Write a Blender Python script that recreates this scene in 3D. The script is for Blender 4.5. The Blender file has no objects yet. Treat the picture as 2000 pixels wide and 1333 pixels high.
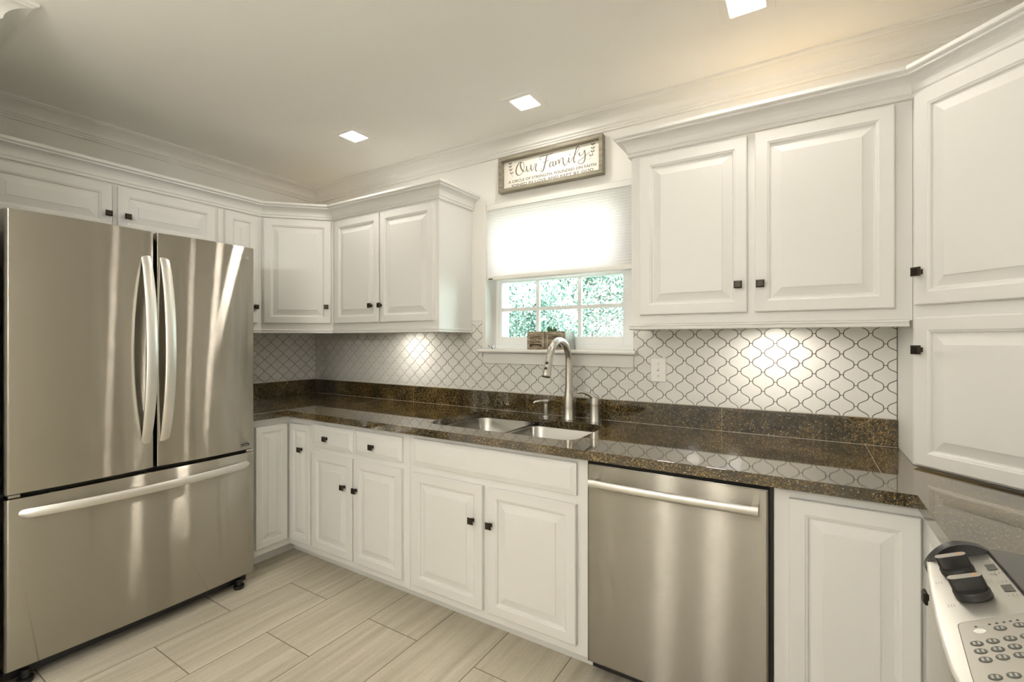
import bpy, bmesh, math, random
from mathutils import Vector
from mathutils.geometry import tessellate_polygon

scene = bpy.context.scene
COL = scene.collection
random.seed(7)

# ------------------------------------------------------------------ camera, world, sun, exposure
CAM_H = 1.28
cam_d = bpy.data.cameras.new('camera')
cam_d.sensor_width = 36.0
cam_d.lens = 36.0 * 915.8 / 2000.0
cam_d.shift_y = -0.00095
cam_d.clip_start = 0.02
cam = bpy.data.objects.new('camera', cam_d)
COL.objects.link(cam)
cam.location = (0, 0, CAM_H)
cam.rotation_euler = (math.pi / 2, 0, math.radians(32.056))
scene.camera = cam

world = bpy.data.worlds.new('world')
scene.world = world
world.use_nodes = True
bg = world.node_tree.nodes['Background']
bg.inputs['Color'].default_value = (0.97, 0.97, 1.0, 1)
bg.inputs['Strength'].default_value = 7.0

sun_d = bpy.data.lights.new('sun', 'SUN')
sun_d.energy = 4.0
sun_d.angle = math.radians(1.0)
sun_d.color = (1.0, 0.95, 0.9)
sun = bpy.data.objects.new('sun', sun_d)
COL.objects.link(sun)
sun.rotation_euler = (math.radians(52), 0, math.radians(-20))   # comes over the house from behind the camera

LAMP = 52.0            # ceiling diffuser emission
PUCK = 120.0            # under-cabinet puck emission
LAMP_COL = (1.0, 0.93, 0.83)
FILL_GLOBE = 68.0           # pendant globes added out of view to brighten ceiling and uppers
vs = scene.view_settings
vs.view_transform = 'Standard'
vs.look = 'None'
vs.exposure = 0.86
vs.gamma = 1.0
vs.use_curve_mapping = False
scene.cycles.max_bounces = 10
scene.cycles.diffuse_bounces = 6
scene.cycles.glossy_bounces = 6
scene.cycles.transmission_bounces = 6
scene.cycles.transparent_max_bounces = 10
scene.cycles.caustics_reflective = False
scene.cycles.caustics_refractive = False
scene.cycles.sample_clamp_indirect = 8.0

# ------------------------------------------------------------------ materials
def new_mat(name):
    m = bpy.data.materials.new(name)
    m.use_nodes = True
    nt = m.node_tree
    return m, nt, nt.nodes['Principled BSDF']

def simple(name, col, rough=0.5, metal=0.0, coat=0.0, bump=0.0, bscale=300.0, var=0.0, vscale=3.0):
    m, nt, b = new_mat(name)
    b.inputs['Base Color'].default_value = (*col, 1)
    b.inputs['Roughness'].default_value = rough
    b.inputs['Metallic'].default_value = metal
    b.inputs['Coat Weight'].default_value = coat
    if bump or var:
        tc = nt.nodes.new('ShaderNodeTexCoord')
        n = nt.nodes.new('ShaderNodeTexNoise')
        n.inputs['Scale'].default_value = bscale
        nt.links.new(tc.outputs['Object'], n.inputs['Vector'])
        if bump:
            bp = nt.nodes.new('ShaderNodeBump')
            bp.inputs['Strength'].default_value = bump
            bp.inputs['Distance'].default_value = 0.001
            nt.links.new(n.outputs['Fac'], bp.inputs['Height'])
            nt.links.new(bp.outputs['Normal'], b.inputs['Normal'])
        if var:
            n2 = nt.nodes.new('ShaderNodeTexNoise')
            n2.inputs['Scale'].default_value = vscale
            nt.links.new(tc.outputs['Object'], n2.inputs['Vector'])
            mx = nt.nodes.new('ShaderNodeMix'); mx.data_type = 'RGBA'
            mx.inputs['A'].default_value = (*[c * (1 - var) for c in col], 1)
            mx.inputs['B'].default_value = (*[min(1, c * (1 + var)) for c in col], 1)
            nt.links.new(n2.outputs['Fac'], mx.inputs['Factor'])
            nt.links.new(mx.outputs['Result'], b.inputs['Base Color'])
    return m

def emit(name, col, strength):
    m = bpy.data.materials.new(name)
    m.use_nodes = True
    nt = m.node_tree
    nt.nodes.clear()
    o = nt.nodes.new('ShaderNodeOutputMaterial')
    e = nt.nodes.new('ShaderNodeEmission')
    e.inputs['Color'].default_value = (*col, 1)
    e.inputs['Strength'].default_value = strength
    nt.links.new(e.outputs[0], o.inputs['Surface'])
    return m

M = {}
M['cab'] = simple('white_cabinet_paint', (0.79, 0.785, 0.762), 0.42)
M['wall'] = simple('wall_paint', (0.80, 0.79, 0.755), 0.6, bump=0.08, bscale=220)
M['ceil'] = simple('ceiling_paint', (0.90, 0.89, 0.855), 0.75, bump=0.1, bscale=160)
M['trim'] = simple('trim_paint', (0.80, 0.79, 0.755), 0.4)
M['bronze'] = simple('dark_bronze', (0.045, 0.036, 0.028), 0.34, metal=0.75)
M['black'] = simple('black_plastic', (0.012, 0.012, 0.012), 0.35)
M['capblack'] = simple('satin_black_cap', (0.018, 0.018, 0.017), 0.32)
M['dark'] = simple('dark_grey_panel', (0.05, 0.05, 0.048), 0.5)
M['steelside'] = simple('grey_painted_steel', (0.22, 0.215, 0.20), 0.45, metal=0.3)
M['vinyl'] = simple('white_vinyl', (0.87, 0.885, 0.88), 0.35)
M['plate'] = simple('white_plastic', (0.86, 0.85, 0.81), 0.3)
M['grout'] = simple('dark_grout', (0.17, 0.155, 0.125), 0.85)
M['tile'] = simple('white_glazed_tile', (0.76, 0.755, 0.72), 0.22, coat=0.25, var=0.05, vscale=9)
M['bead'] = simple('pale_caulk', (0.45, 0.42, 0.34), 0.6)
M['nickel'] = simple('brushed_nickel', (0.60, 0.575, 0.53), 0.27, metal=1.0)
M['sink'] = simple('satin_steel_bowl', (0.44, 0.43, 0.40), 0.26, metal=1.0)
M['knobtop'] = simple('grey_knob_cap', (0.42, 0.40, 0.36), 0.4, metal=0.4)
M['orange'] = simple('orange_mark', (0.75, 0.33, 0.10), 0.5)
M['knobblack'] = simple('range_knob_black', (0.022, 0.021, 0.02), 0.38, bump=0.2, bscale=500)
M['glasstop'] = simple('black_ceramic_glass', (0.035, 0.034, 0.032), 0.12, coat=0.3)
M['pad'] = simple('silver_keypad', (0.52, 0.50, 0.45), 0.33, metal=0.55)
M['btn'] = simple('dark_button', (0.10, 0.10, 0.09), 0.45)
M['btntext'] = simple('button_print', (0.42, 0.41, 0.37), 0.5)
M['greytext'] = simple('grey_print', (0.46, 0.45, 0.41), 0.5)
M['signink'] = simple('taupe_sign_ink', (0.165, 0.148, 0.112), 0.7)
M['signboard'] = simple('cream_sign_board', (0.86, 0.83, 0.76), 0.6, var=0.04, vscale=14)
M['label'] = simple('black_label', (0.02, 0.02, 0.018), 0.4)
M['silver'] = simple('silver_logo', (0.72, 0.70, 0.66), 0.25, metal=0.9)
M['cord'] = simple('white_cord', (0.85, 0.84, 0.80), 0.5)
M['blue'] = simple('blue_glaze', (0.12, 0.25, 0.42), 0.3)
M['white'] = simple('white_glaze', (0.85, 0.88, 0.9), 0.3)
M['zinc'] = simple('galvanised_metal', (0.50, 0.53, 0.50), 0.6, metal=0.2, var=0.3, vscale=60)
M['soil'] = simple('dark_soil', (0.05, 0.035, 0.02), 0.9)
M['leaf'] = simple('succulent_green', (0.045, 0.12, 0.035), 0.5)
M['ink'] = simple('dark_brown_print', (0.05, 0.035, 0.022), 0.8)
M['lamp'] = emit('lamp_diffuser', LAMP_COL, LAMP)
M['globe'] = emit('opal_fill_globe', (1.0, 0.96, 0.91), FILL_GLOBE)
M['warm'] = emit('warm_fill_diffuser', (1.0, 0.66, 0.30), 5.5)
M['puck'] = emit('puck_diffuser', (1.0, 0.93, 0.82), PUCK)

def steel(name, col, rough, aniso, tangent, spread):
    """brushed steel: sub-millimetre grooves tilt the surface along `tangent`, so reflections stretch that way"""
    m, nt, b = new_mat(name)
    N, L = nt.nodes.new, nt.links.new
    b.inputs['Metallic'].default_value = 1.0
    b.inputs['Anisotropic'].default_value = aniso
    b.inputs['Roughness'].default_value = rough
    b.inputs['Base Color'].default_value = (*col, 1)
    cx = N('ShaderNodeCombineXYZ')
    for i in range(3):
        cx.inputs[i].default_value = tangent[i]
    L(cx.outputs[0], b.inputs['Tangent'])
    tc = N('ShaderNodeTexCoord')
    dt = N('ShaderNodeVectorMath'); dt.operation = 'DOT_PRODUCT'
    L(tc.outputs['Object'], dt.inputs[0]); L(cx.outputs[0], dt.inputs[1])
    tot = None
    for k in (91733.0, 57119.0):
        ml = N('ShaderNodeMath'); ml.operation = 'MULTIPLY'; ml.inputs[1].default_value = k
        L(dt.outputs['Value'], ml.inputs[0])
        wn = N('ShaderNodeTexWhiteNoise'); wn.noise_dimensions = '1D'
        L(ml.outputs[0], wn.inputs['W'])
        if tot is None: tot = wn
        else:
            ad = N('ShaderNodeMath'); ad.operation = 'ADD'
            L(tot.outputs['Value'], ad.inputs[0]); L(wn.outputs['Value'], ad.inputs[1]); tot = ad
    ce = N('ShaderNodeMath'); ce.operation = 'MULTIPLY_ADD'; ce.inputs[1].default_value = spread; ce.inputs[2].default_value = -spread
    L(tot.outputs[0], ce.inputs[0])
    sc = N('ShaderNodeVectorMath'); sc.operation = 'SCALE'
    L(cx.outputs[0], sc.inputs[0]); L(ce.outputs[0], sc.inputs['Scale'])
    g = N('ShaderNodeNewGeometry')
    ad = N('ShaderNodeVectorMath'); ad.operation = 'ADD'
    L(g.outputs['Normal'], ad.inputs[0]); L(sc.outputs[0], ad.inputs[1])
    nm = N('ShaderNodeVectorMath'); nm.operation = 'NORMALIZE'
    L(ad.outputs[0], nm.inputs[0]); L(nm.outputs[0], b.inputs['Normal'])
    return m

M['fridge'] = steel('brushed_stainless_fridge', (0.46, 0.435, 0.385), 0.07, 0.5, (0, 0, 1), 0.86)
M['dw'] = steel('brushed_stainless_dishwasher', (0.33, 0.31, 0.268), 0.15, 0.6, (0, 0, 1), 0.80)
M['bar'] = simple('satin_stainless_handle', (0.74, 0.725, 0.68), 0.40, metal=1.0)
M['panel'] = simple('satin_stainless_range', (0.74, 0.725, 0.68), 0.34, metal=1.0)

def granite_mat():
    m, nt, b = new_mat('dark_brown_granite')
    N, L = nt.nodes.new, nt.links.new
    tc = N('ShaderNodeTexCoord')
    big = N('ShaderNodeTexNoise'); big.inputs['Scale'].default_value = 5.0; big.inputs['Detail'].default_value = 4
    L(tc.outputs['Object'], big.inputs['Vector'])
    r1 = N('ShaderNodeValToRGB')
    r1.color_ramp.elements[0].position = 0.38; r1.color_ramp.elements[0].color = (0.22, 0.22, 0.22, 1)
    r1.color_ramp.elements[1].position = 0.66; r1.color_ramp.elements[1].color = (1, 1, 1, 1)
    L(big.outputs['Fac'], r1.inputs['Fac'])
    mid = N('ShaderNodeTexNoise'); mid.inputs['Scale'].default_value = 150.0; mid.inputs['Detail'].default_value = 6; mid.inputs['Roughness'].default_value = 0.75
    L(tc.outputs['Object'], mid.inputs['Vector'])
    r2 = N('ShaderNodeValToRGB')
    r2.color_ramp.elements[0].position = 0.43; r2.color_ramp.elements[0].color = (0, 0, 0, 1)
    r2.color_ramp.elements[1].position = 0.60; r2.color_ramp.elements[1].color = (1, 1, 1, 1)
    L(mid.outputs['Fac'], r2.inputs['Fac'])
    f1 = N('ShaderNodeMath'); f1.operation = 'MULTIPLY'
    L(r2.outputs['Color'], f1.inputs[0]); L(r1.outputs['Color'], f1.inputs[1])
    m1 = N('ShaderNodeMix'); m1.data_type = 'RGBA'
    m1.inputs['A'].default_value = (0.014, 0.012, 0.008, 1)
    m1.inputs['B'].default_value = (0.38, 0.25, 0.08, 1)
    L(f1.outputs[0], m1.inputs['Factor'])
    # pale crystals
    vo = N('ShaderNodeTexVoronoi'); vo.inputs['Scale'].default_value = 380.0
    L(tc.outputs['Object'], vo.inputs['Vector'])
    sep = N('ShaderNodeSeparateColor'); L(vo.outputs['Color'], sep.inputs[0])
    gt = N('ShaderNodeMath'); gt.operation = 'GREATER_THAN'; gt.inputs[1].default_value = 0.94
    L(sep.outputs[0], gt.inputs[0])
    g2 = N('ShaderNodeMath'); g2.operation = 'MULTIPLY'; L(gt.outputs[0], g2.inputs[0]); L(sep.outputs[2], g2.inputs[1])
    m2 = N('ShaderNodeMix'); m2.data_type = 'RGBA'
    m2.inputs['B'].default_value = (0.55, 0.46, 0.28, 1)
    L(m1.outputs['Result'], m2.inputs['A']); L(g2.outputs[0], m2.inputs['Factor'])
    lt = N('ShaderNodeMath'); lt.operation = 'LESS_THAN'; lt.inputs[1].default_value = 0.35
    L(sep.outputs[1], lt.inputs[0])
    m3 = N('ShaderNodeMix'); m3.data_type = 'RGBA'
    m3.inputs['B'].default_value = (0.006, 0.006, 0.005, 1)
    f3 = N('ShaderNodeMath'); f3.operation = 'MULTIPLY'; f3.inputs[1].default_value = 0.75
    L(lt.outputs[0], f3.inputs[0]); L(f3.outputs[0], m3.inputs['Factor'])
    L(m2.outputs['Result'], m3.inputs['A'])
    L(m3.outputs['Result'], b.inputs['Base Color'])
    b.inputs['Roughness'].default_value = 0.05
    b.inputs['IOR'].default_value = 1.62
    b.inputs['Coat Weight'].default_value = 0.5
    b.inputs['Coat Roughness'].default_value = 0.02
    return m
M['granite'] = granite_mat()
M['seam'] = simple('granite_joint', (0.33, 0.29, 0.20), 0.5)

def floor_mat():
    m, nt, b = new_mat('wood_look_porcelain')
    N, L = nt.nodes.new, nt.links.new
    tc = N('ShaderNodeTexCoord')
    sep = N('ShaderNodeSeparateXYZ'); L(tc.outputs['Object'], sep.inputs[0])
    ax = N('ShaderNodeMath'); ax.operation = 'ADD'; ax.inputs[1].default_value = 6.15
    ay = N('ShaderNodeMath'); ay.operation = 'ADD'; ay.inputs[1].default_value = 5.30
    L(sep.outputs['Y'], ax.inputs[0]); L(sep.outputs['X'], ay.inputs[0])
    cv = N('ShaderNodeCombineXYZ'); L(ax.outputs[0], cv.inputs[0]); L(ay.outputs[0], cv.inputs[1])
    br = N('ShaderNodeTexBrick')
    br.offset = 0.5; br.offset_frequency = 2; br.squash = 1.0
    br.inputs['Color1'].default_value = (0.0, 0.0, 0.0, 1)
    br.inputs['Color2'].default_value = (1.0, 1.0, 1.0, 1)
    br.inputs['Mortar'].default_value = (0.5, 0.5, 0.5, 1)
    br.inputs['Scale'].default_value = 1.0
    br.inputs['Mortar Size'].default_value = 0.0021
    br.inputs['Mortar Smooth'].default_value = 0.0
    br.inputs['Bias'].default_value = 0.0
    br.inputs['Brick Width'].default_value = 0.61
    br.inputs['Row Height'].default_value = 0.30
    L(cv.outputs[0], br.inputs['Vector'])
    # streaks run along each plank; every plank has its own
    mp = N('ShaderNodeMapping'); mp.inputs['Scale'].default_value = (26, 1.3, 1)
    L(tc.outputs['Object'], mp.inputs['Vector'])
    off = N('ShaderNodeVectorMath'); off.operation = 'ADD'
    L(mp.outputs[0], off.inputs[0])
    k = N('ShaderNodeMath'); k.operation = 'MULTIPLY'; k.inputs[1].default_value = 37.0
    s2 = N('ShaderNodeSeparateColor'); L(br.outputs['Color'], s2.inputs[0])
    L(s2.outputs[0], k.inputs[0])
    L(k.outputs[0], off.inputs[1])
    ns = N('ShaderNodeTexNoise'); ns.inputs['Scale'].default_value = 1.0; ns.inputs['Detail'].default_value = 6; ns.inputs['Roughness'].default_value = 0.65
    L(off.outputs[0], ns.inputs['Vector'])
    rp = N('ShaderNodeValToRGB')
    rp.color_ramp.elements[0].position = 0.30; rp.color_ramp.elements[0].color = (0.44, 0.395, 0.305, 1)
    rp.color_ramp.elements[1].position = 0.70; rp.color_ramp.elements[1].color = (0.66, 0.61, 0.50, 1)
    L(ns.outputs['Fac'], rp.inputs['Fac'])
    fine = N('ShaderNodeTexNoise'); fine.inputs['Scale'].default_value = 160; fine.inputs['Detail'].default_value = 2
    L(tc.outputs['Object'], fine.inputs['Vector'])
    mul = N('ShaderNodeMix'); mul.data_type = 'RGBA'; mul.blend_type = 'OVERLAY'
    mul.inputs['Factor'].default_value = 0.22
    L(rp.outputs['Color'], mul.inputs['A']); L(fine.outputs['Color'], mul.inputs['B'])
    mx = N('ShaderNodeMix'); mx.data_type = 'RGBA'
    mx.inputs['B'].default_value = (0.19, 0.165, 0.115, 1)
    L(br.outputs['Fac'], mx.inputs['Factor']); L(mul.outputs['Result'], mx.inputs['A'])
    L(mx.outputs['Result'], b.inputs['Base Color'])
    b.inputs['Roughness'].default_value = 0.5
    bp = N('ShaderNodeBump'); bp.inputs['Strength'].default_value = 0.5; bp.inputs['Distance'].default_value = 0.002; bp.invert = True
    L(br.outputs['Fac'], bp.inputs['Height']); L(bp.outputs['Normal'], b.inputs['Normal'])
    return m
M['floor'] = floor_mat()

def wood_mat(name, c1, c2, scale):
    m, nt, b = new_mat(name)
    N, L = nt.nodes.new, nt.links.new
    tc = N('ShaderNodeTexCoord'); mp = N('ShaderNodeMapping'); mp.inputs['Scale'].default_value = scale
    L(tc.outputs['Object'], mp.inputs['Vector'])
    n = N('ShaderNodeTexNoise'); n.inputs['Scale'].default_value = 1.0; n.inputs['Detail'].default_value = 6
    L(mp.outputs[0], n.inputs['Vector'])
    r = N('ShaderNodeValToRGB')
    r.color_ramp.elements[0].position = 0.35; r.color_ramp.elements[0].color = (*c1, 1)
    r.color_ramp.elements[1].position = 0.68; r.color_ramp.elements[1].color = (*c2, 1)
    L(n.outputs['Fac'], r.inputs['Fac']); L(r.outputs['Color'], b.inputs['Base Color'])
    b.inputs['Roughness'].default_value = 0.7
    return m
M['greywood'] = wood_mat('weathered_grey_wood', (0.20, 0.18, 0.135), (0.33, 0.30, 0.23), (7, 60, 60))
M['oldwood'] = wood_mat('rustic_planter_wood', (0.16, 0.12, 0.075), (0.46, 0.39, 0.27), (30, 120, 120))

def glass_mat(name, tint):
    m = bpy.data.materials.new(name); m.use_nodes = True
    nt = m.node_tree; nt.nodes.clear()
    o = nt.nodes.new('ShaderNodeOutputMaterial')
    t = nt.nodes.new('ShaderNodeBsdfTransparent'); t.inputs[0].default_value = (*tint, 1)
    g = nt.nodes.new('ShaderNodeBsdfGlossy'); g.inputs['Roughness'].default_value = 0.01
    f = nt.nodes.new('ShaderNodeFresnel'); f.inputs[0].default_value = 1.45
    mx = nt.nodes.new('ShaderNodeMixShader')
    nt.links.new(f.outputs[0], mx.inputs[0]); nt.links.new(t.outputs[0], mx.inputs[1]); nt.links.new(g.outputs[0], mx.inputs[2])
    nt.links.new(mx.outputs[0], o.inputs['Surface'])
    return m
M['glass'] = glass_mat('window_glass', (0.84, 0.95, 0.90))
M['clear'] = glass_mat('patio_door_glass', (0.94, 0.95, 0.94))

def fabric_mat():
    m = bpy.data.materials.new('white_shade_fabric'); m.use_nodes = True
    nt = m.node_tree; nt.nodes.clear()
    o = nt.nodes.new('ShaderNodeOutputMaterial')
    d = nt.nodes.new('ShaderNodeBsdfDiffuse'); d.inputs[0].default_value = (0.86, 0.86, 0.84, 1)
    t = nt.nodes.new('ShaderNodeBsdfTranslucent'); t.inputs[0].default_value = (0.95, 0.94, 0.93, 1)
    mx = nt.nodes.new('ShaderNodeMixShader'); mx.inputs[0].default_value = 0.62
    nt.links.new(d.outputs[0], mx.inputs[1]); nt.links.new(t.outputs[0], mx.inputs[2])
    nt.links.new(mx.outputs[0], o.inputs['Surface'])
    return m
M['shade'] = fabric_mat()

def leaves_mat(name, cols):
    m, nt, b = new_mat(name)
    N, L = nt.nodes.new, nt.links.new
    g = N('ShaderNodeNewGeometry')
    r = N('ShaderNodeValToRGB'); r.color_ramp.interpolation = 'CONSTANT'
    while len(r.color_ramp.elements) < len(cols):
        r.color_ramp.elements.new(0.5)
    for i, (p, c) in enumerate(cols):
        r.color_ramp.elements[i].position = p
        r.color_ramp.elements[i].color = (*c, 1)
    L(g.outputs['Random Per Island'], r.inputs['Fac']); L(r.outputs['Color'], b.inputs['Base Color'])
    b.inputs['Roughness'].default_value = 0.6
    return m
M['foliage'] = leaves_mat('garden_foliage', [(0, (0.045, 0.095, 0.078)), (0.26, (0.085, 0.155, 0.130)), (0.56, (0.15, 0.21, 0.19)), (0.80, (0.36, 0.37, 0.35))])
M['sunlit_leaf'] = leaves_mat('sunlit_pale_foliage', [(0, (0.26, 0.23, 0.23)), (0.40, (0.42, 0.37, 0.37)), (0.70, (0.10, 0.15, 0.13)), (0.90, (0.08, 0.07, 0.07))])  # pale tones paint sunlit, overexposed leaf patches into the colour
M['bark'] = simple('bark', (0.10, 0.075, 0.055), 0.9)
M['patio'] = simple('pale_patio', (0.5, 0.48, 0.44), 0.8)
M['lawn'] = simple('lawn', (0.25, 0.33, 0.22), 0.9, var=0.4, vscale=2)

# ------------------------------------------------------------------ mesh helpers
WL = {}     # world location of every object made here

class MB:
    def __init__(s):
        s.v = []; s.f = []
    def add(s, vs_, fs):
        n = len(s.v)
        s.v += [tuple(p) for p in vs_]
        s.f += [tuple(i + n for i in f) for f in fs]
        return s
    def box(s, x0, x1, y0, y1, z0, z1):
        return s.add([(x0, y0, z0), (x1, y0, z0), (x1, y1, z0), (x0, y1, z0), (x0, y0, z1), (x1, y0, z1), (x1, y1, z1), (x0, y1, z1)],
                     [(0, 3, 2, 1), (4, 5, 6, 7), (0, 1, 5, 4), (1, 2, 6, 5), (2, 3, 7, 6), (3, 0, 4, 7)])
    def prism(s, poly, z0, z1):
        n = len(poly)
        v = [(x, y, z0) for x, y in poly] + [(x, y, z1) for x, y in poly]
        f = [tuple(reversed(range(n))), tuple(range(n, 2 * n))] + [(i, (i + 1) % n, n + (i + 1) % n, n + i) for i in range(n)]
        return s.add(v, f)
    def rings(s, rings, cap0=True, cap1=True, closed=True):
        n = len(rings[0]); v = [p for r in rings for p in r]; f = []
        for k in range(len(rings) - 1):
            for i in range(n if closed else n - 1):
                j = (i + 1) % n
                f.append((k * n + i, k * n + j, (k + 1) * n + j, (k + 1) * n + i))
        if cap0: f.append(tuple(reversed(range(n))))
        if cap1: f.append(tuple((len(rings) - 1) * n + i for i in range(n)))
        return s.add(v, f)
    def lathe(s, prof, c, axis=Vector((0, 0, 1)), seg=28, cap0=True, cap1=True):
        """prof: (radius, height along axis)"""
        a = axis.normalized()
        e1 = a.orthogonal().normalized(); e2 = a.cross(e1)
        c = Vector(c)
        R = [[c + a * h + (e1 * math.cos(2 * math.pi * i / seg) + e2 * math.sin(2 * math.pi * i / seg)) * r for i in range(seg)] for r, h in prof]
        return s.rings(R, cap0, cap1)
    def tube(s, pts, rad, seg=14, cap=True):
        pts = [Vector(p) for p in pts]
        if not hasattr(rad, '__len__'): rad = [rad] * len(pts)
        R = []; up = None
        for i, p in enumerate(pts):
            t = (pts[min(i + 1, len(pts) - 1)] - pts[max(i - 1, 0)]).normalized()
            if up is None: up = t.orthogonal().normalized()
            up = (up - t * up.dot(t)).normalized()
            b = t.cross(up)
            R.append([p + (up * math.cos(2 * math.pi * k / seg) + b * math.sin(2 * math.pi * k / seg)) * rad[i] for k in range(seg)])
        return s.rings(R, cap, cap)
    def sweep(s, path, prof, side=1, closed=False, capends=True):
        """prof: closed list of (out, z); path: plan polyline; out points to the right (side=1) of travel"""
        P = [Vector((p[0], p[1])) for p in path]; n = len(P)
        def nrm(a, b):
            d = (b - a).normalized(); return Vector((d.y, -d.x)) * side
        R = []
        for i in range(n):
            n0 = nrm(P[i - 1], P[i]) if (i > 0 or closed) else None
            n1 = nrm(P[i], P[(i + 1) % n]) if (i < n - 1 or closed) else None
            if n0 is None: m = n1
            elif n1 is None: m = n0
            else: m = (n0 + n1) / (1 + n0.dot(n1))
            R.append([(P[i].x + m.x * o, P[i].y + m.y * o, z) for o, z in prof])
        if closed: R.append(R[0])
        return s.rings(R, capends and not closed, capends and not closed)
    def build(s, name, mat, parent=None, origin=None, smooth=False, bevel=0.0, seg=2, angle=35, kind=None, merge=True):
        xs = [p[0] for p in s.v]; ys = [p[1] for p in s.v]; zs = [p[2] for p in s.v]
        if origin is None:
            origin = ((min(xs) + max(xs)) / 2, (min(ys) + max(ys)) / 2, min(zs))
        o = Vector(origin)
        me = bpy.data.meshes.new(name)
        me.from_pydata([tuple(Vector(p) - o) for p in s.v], [], s.f)
        bm = bmesh.new(); bm.from_mesh(me)
        if merge: bmesh.ops.remove_doubles(bm, verts=bm.verts, dist=1e-6)
        bmesh.ops.recalc_face_normals(bm, faces=bm.faces)
        bm.to_mesh(me); bm.free()
        for m in (mat if isinstance(mat, (list, tuple)) else [mat]):
            me.materials.append(m)
        ob = bpy.data.objects.new(name, me)
        COL.objects.link(ob)
        if smooth:
            for p in me.polygons: p.use_smooth = True
            me.set_sharp_from_angle(angle=math.radians(angle))
        if bevel:
            md = ob.modifiers.new('bevel', 'BEVEL'); md.width = bevel; md.segments = seg; md.limit_method = 'ANGLE'; md.angle_limit = math.radians(40)
            if not smooth:
                pass
        place(ob, o, parent)
        if kind: ob['kind'] = kind
        return ob

def place(ob, o, parent):
    WL[ob.name] = Vector(o)
    if parent is not None:
        ob.parent = parent
        ob.location = Vector(o) - WL[parent.name]
    else:
        ob.location = o

def thing(name, loc, label, cat, group=None):
    e = bpy.data.objects.new(name, None)
    e.empty_display_size = 0.05
    COL.objects.link(e)
    place(e, Vector(loc), None)
    return tag(e, label, cat, group)

def tag(o, label, cat, group=None):
    o['label'] = label; o['category'] = cat
    if group: o['group'] = group
    return o

Z3 = Vector((0, 0, 1))
def door_mesh(P, u, n, w, h, prof):
    P, u, n = Vector(P), Vector(u).normalized(), Vector(n).normalized()
    R = []
    for d, c in prof:
        R.append([P + u * a + Z3 * b + n * c for a, b in ((d, d), (w - d, d), (w - d, h - d), (d, h - d))])
    return MB().rings(R)

def raised(st=0.050, bw=0.030, t=0.019):
    return [(0, 0), (0, t - .004), (.0012, t - .0015), (.004, t), (st - .009, t), (st - .006, t - .002), (st - .002, t - .003),
            (st, t - .006), (st + .001, t - .0105), (st + .006, t - .0105), (st + .006 + bw, t - .003), (st + .0065 + bw, t - .001), (st + .009 + bw, t - .0005)]
DRAWER = [(0, 0), (0, .011), (.002, .013), (.006, .0135), (.022, .0185), (.025, .019)]

def knob(P, u, n, parent):
    """square dark knob: P is its centre on the door's face"""
    P, u, n = Vector(P), Vector(u).normalized(), Vector(n).normalized()
    def sq(a, c): return [P + u * x + Z3 * y + n * c for x, y in ((-a, -a), (a, -a), (a, a), (-a, a))]
    mb = MB().rings([sq(.0075, -.0005), sq(.0075, .002), (sq(.0055, .004)), sq(.0055, .016), sq(.0135, .0175), sq(.0142, .019), sq(.0142, .0225), sq(.0100, .0268), sq(.0085, .0268), sq(.0080, .0262)])
    return mb.build('knob', M['bronze'], parent, origin=P)

def door(parent, P, u, n, w, h, prof=None, name='door', knobs=()):
    d = door_mesh(P, u, n, w, h, prof or raised()).build(name, M['cab'], parent, origin=Vector(P))
    for a, b in knobs:     # knob positions on the door, from its lower left corner
        knob(Vector(P) + Vector(u).normalized() * a + Z3 * b + Vector(n).normalized() * (.0185 if prof is DRAWER else .019), u, n, d)
    return d

def text2d(body, size=1.0, bold=0.0):
    cu = bpy.data.curves.new('lettering', 'FONT')
    cu.body = body; cu.size = size; cu.align_x = 'LEFT'; cu.resolution_u = 3; cu.offset = bold
    ob = bpy.data.objects.new('lettering', cu)
    me = bpy.data.meshes.new_from_object(ob)
    v = [(p.co.x, p.co.y) for p in me.vertices]; f = [tuple(p.vertices) for p in me.polygons]
    bpy.data.objects.remove(ob); bpy.data.meshes.remove(me); bpy.data.curves.remove(cu)
    return v, f

def lettering(mb, body, O, ux, uy, width=None, height=None, bend=0.0, bold=0.0):
    """letters filling width x height from lower left O"""
    v, f = text2d(body, 1.0, bold)
    x0 = min(p[0] for p in v); x1 = max(p[0] for p in v); y0 = min(p[1] for p in v if True); y1 = max(p[1] for p in v)
    y0 = max(y0, 0.0) if y0 > -0.02 else 0.0
    sx = width / (x1 - x0) if width else None
    sy = height / (y1 - y0) if height else sx
    if sx is None: sx = sy
    O, ux, uy = Vector(O), Vector(ux).normalized(), Vector(uy).normalized()
    out = []
    for x, y in v:
        tx = (x - x0) / (x1 - x0)
        out.append(O + ux * ((x - x0) * sx) + uy * ((y - y0) * sy - bend * (2 * tx - 1) ** 2))
    mb.add(out, f)

def smoothpath(pts, sub=6):
    P = [Vector(p) for p in pts]; out = []
    for i in range(len(P) - 1):
        p0, p1, p2, p3 = P[max(i - 1, 0)], P[i], P[i + 1], P[min(i + 2, len(P) - 1)]
        for k in range(sub):
            t = k / sub
            out.append(0.5 * ((2 * p1) + (p2 - p0) * t + (2 * p0 - 5 * p1 + 4 * p2 - p3) * t * t + (3 * p1 - p0 - 3 * p2 + p3) * t ** 3))
    out.append(P[-1])
    return out

def round_poly(pts, rad, n=7):
    out = []; N_ = len(pts)
    for i in range(N_):
        p = Vector(pts[i]); a = (Vector(pts[i - 1]) - p); b = (Vector(pts[(i + 1) % N_]) - p)
        r = min(rad[i], a.length * .49, b.length * .49)
        p1, p2 = p + a.normalized() * r, p + b.normalized() * r
        for k in range(n + 1):
            t = k / n
            out.append(tuple((1 - t) ** 2 * p1 + 2 * t * (1 - t) * p + t * t * p2))
    return out

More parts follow.
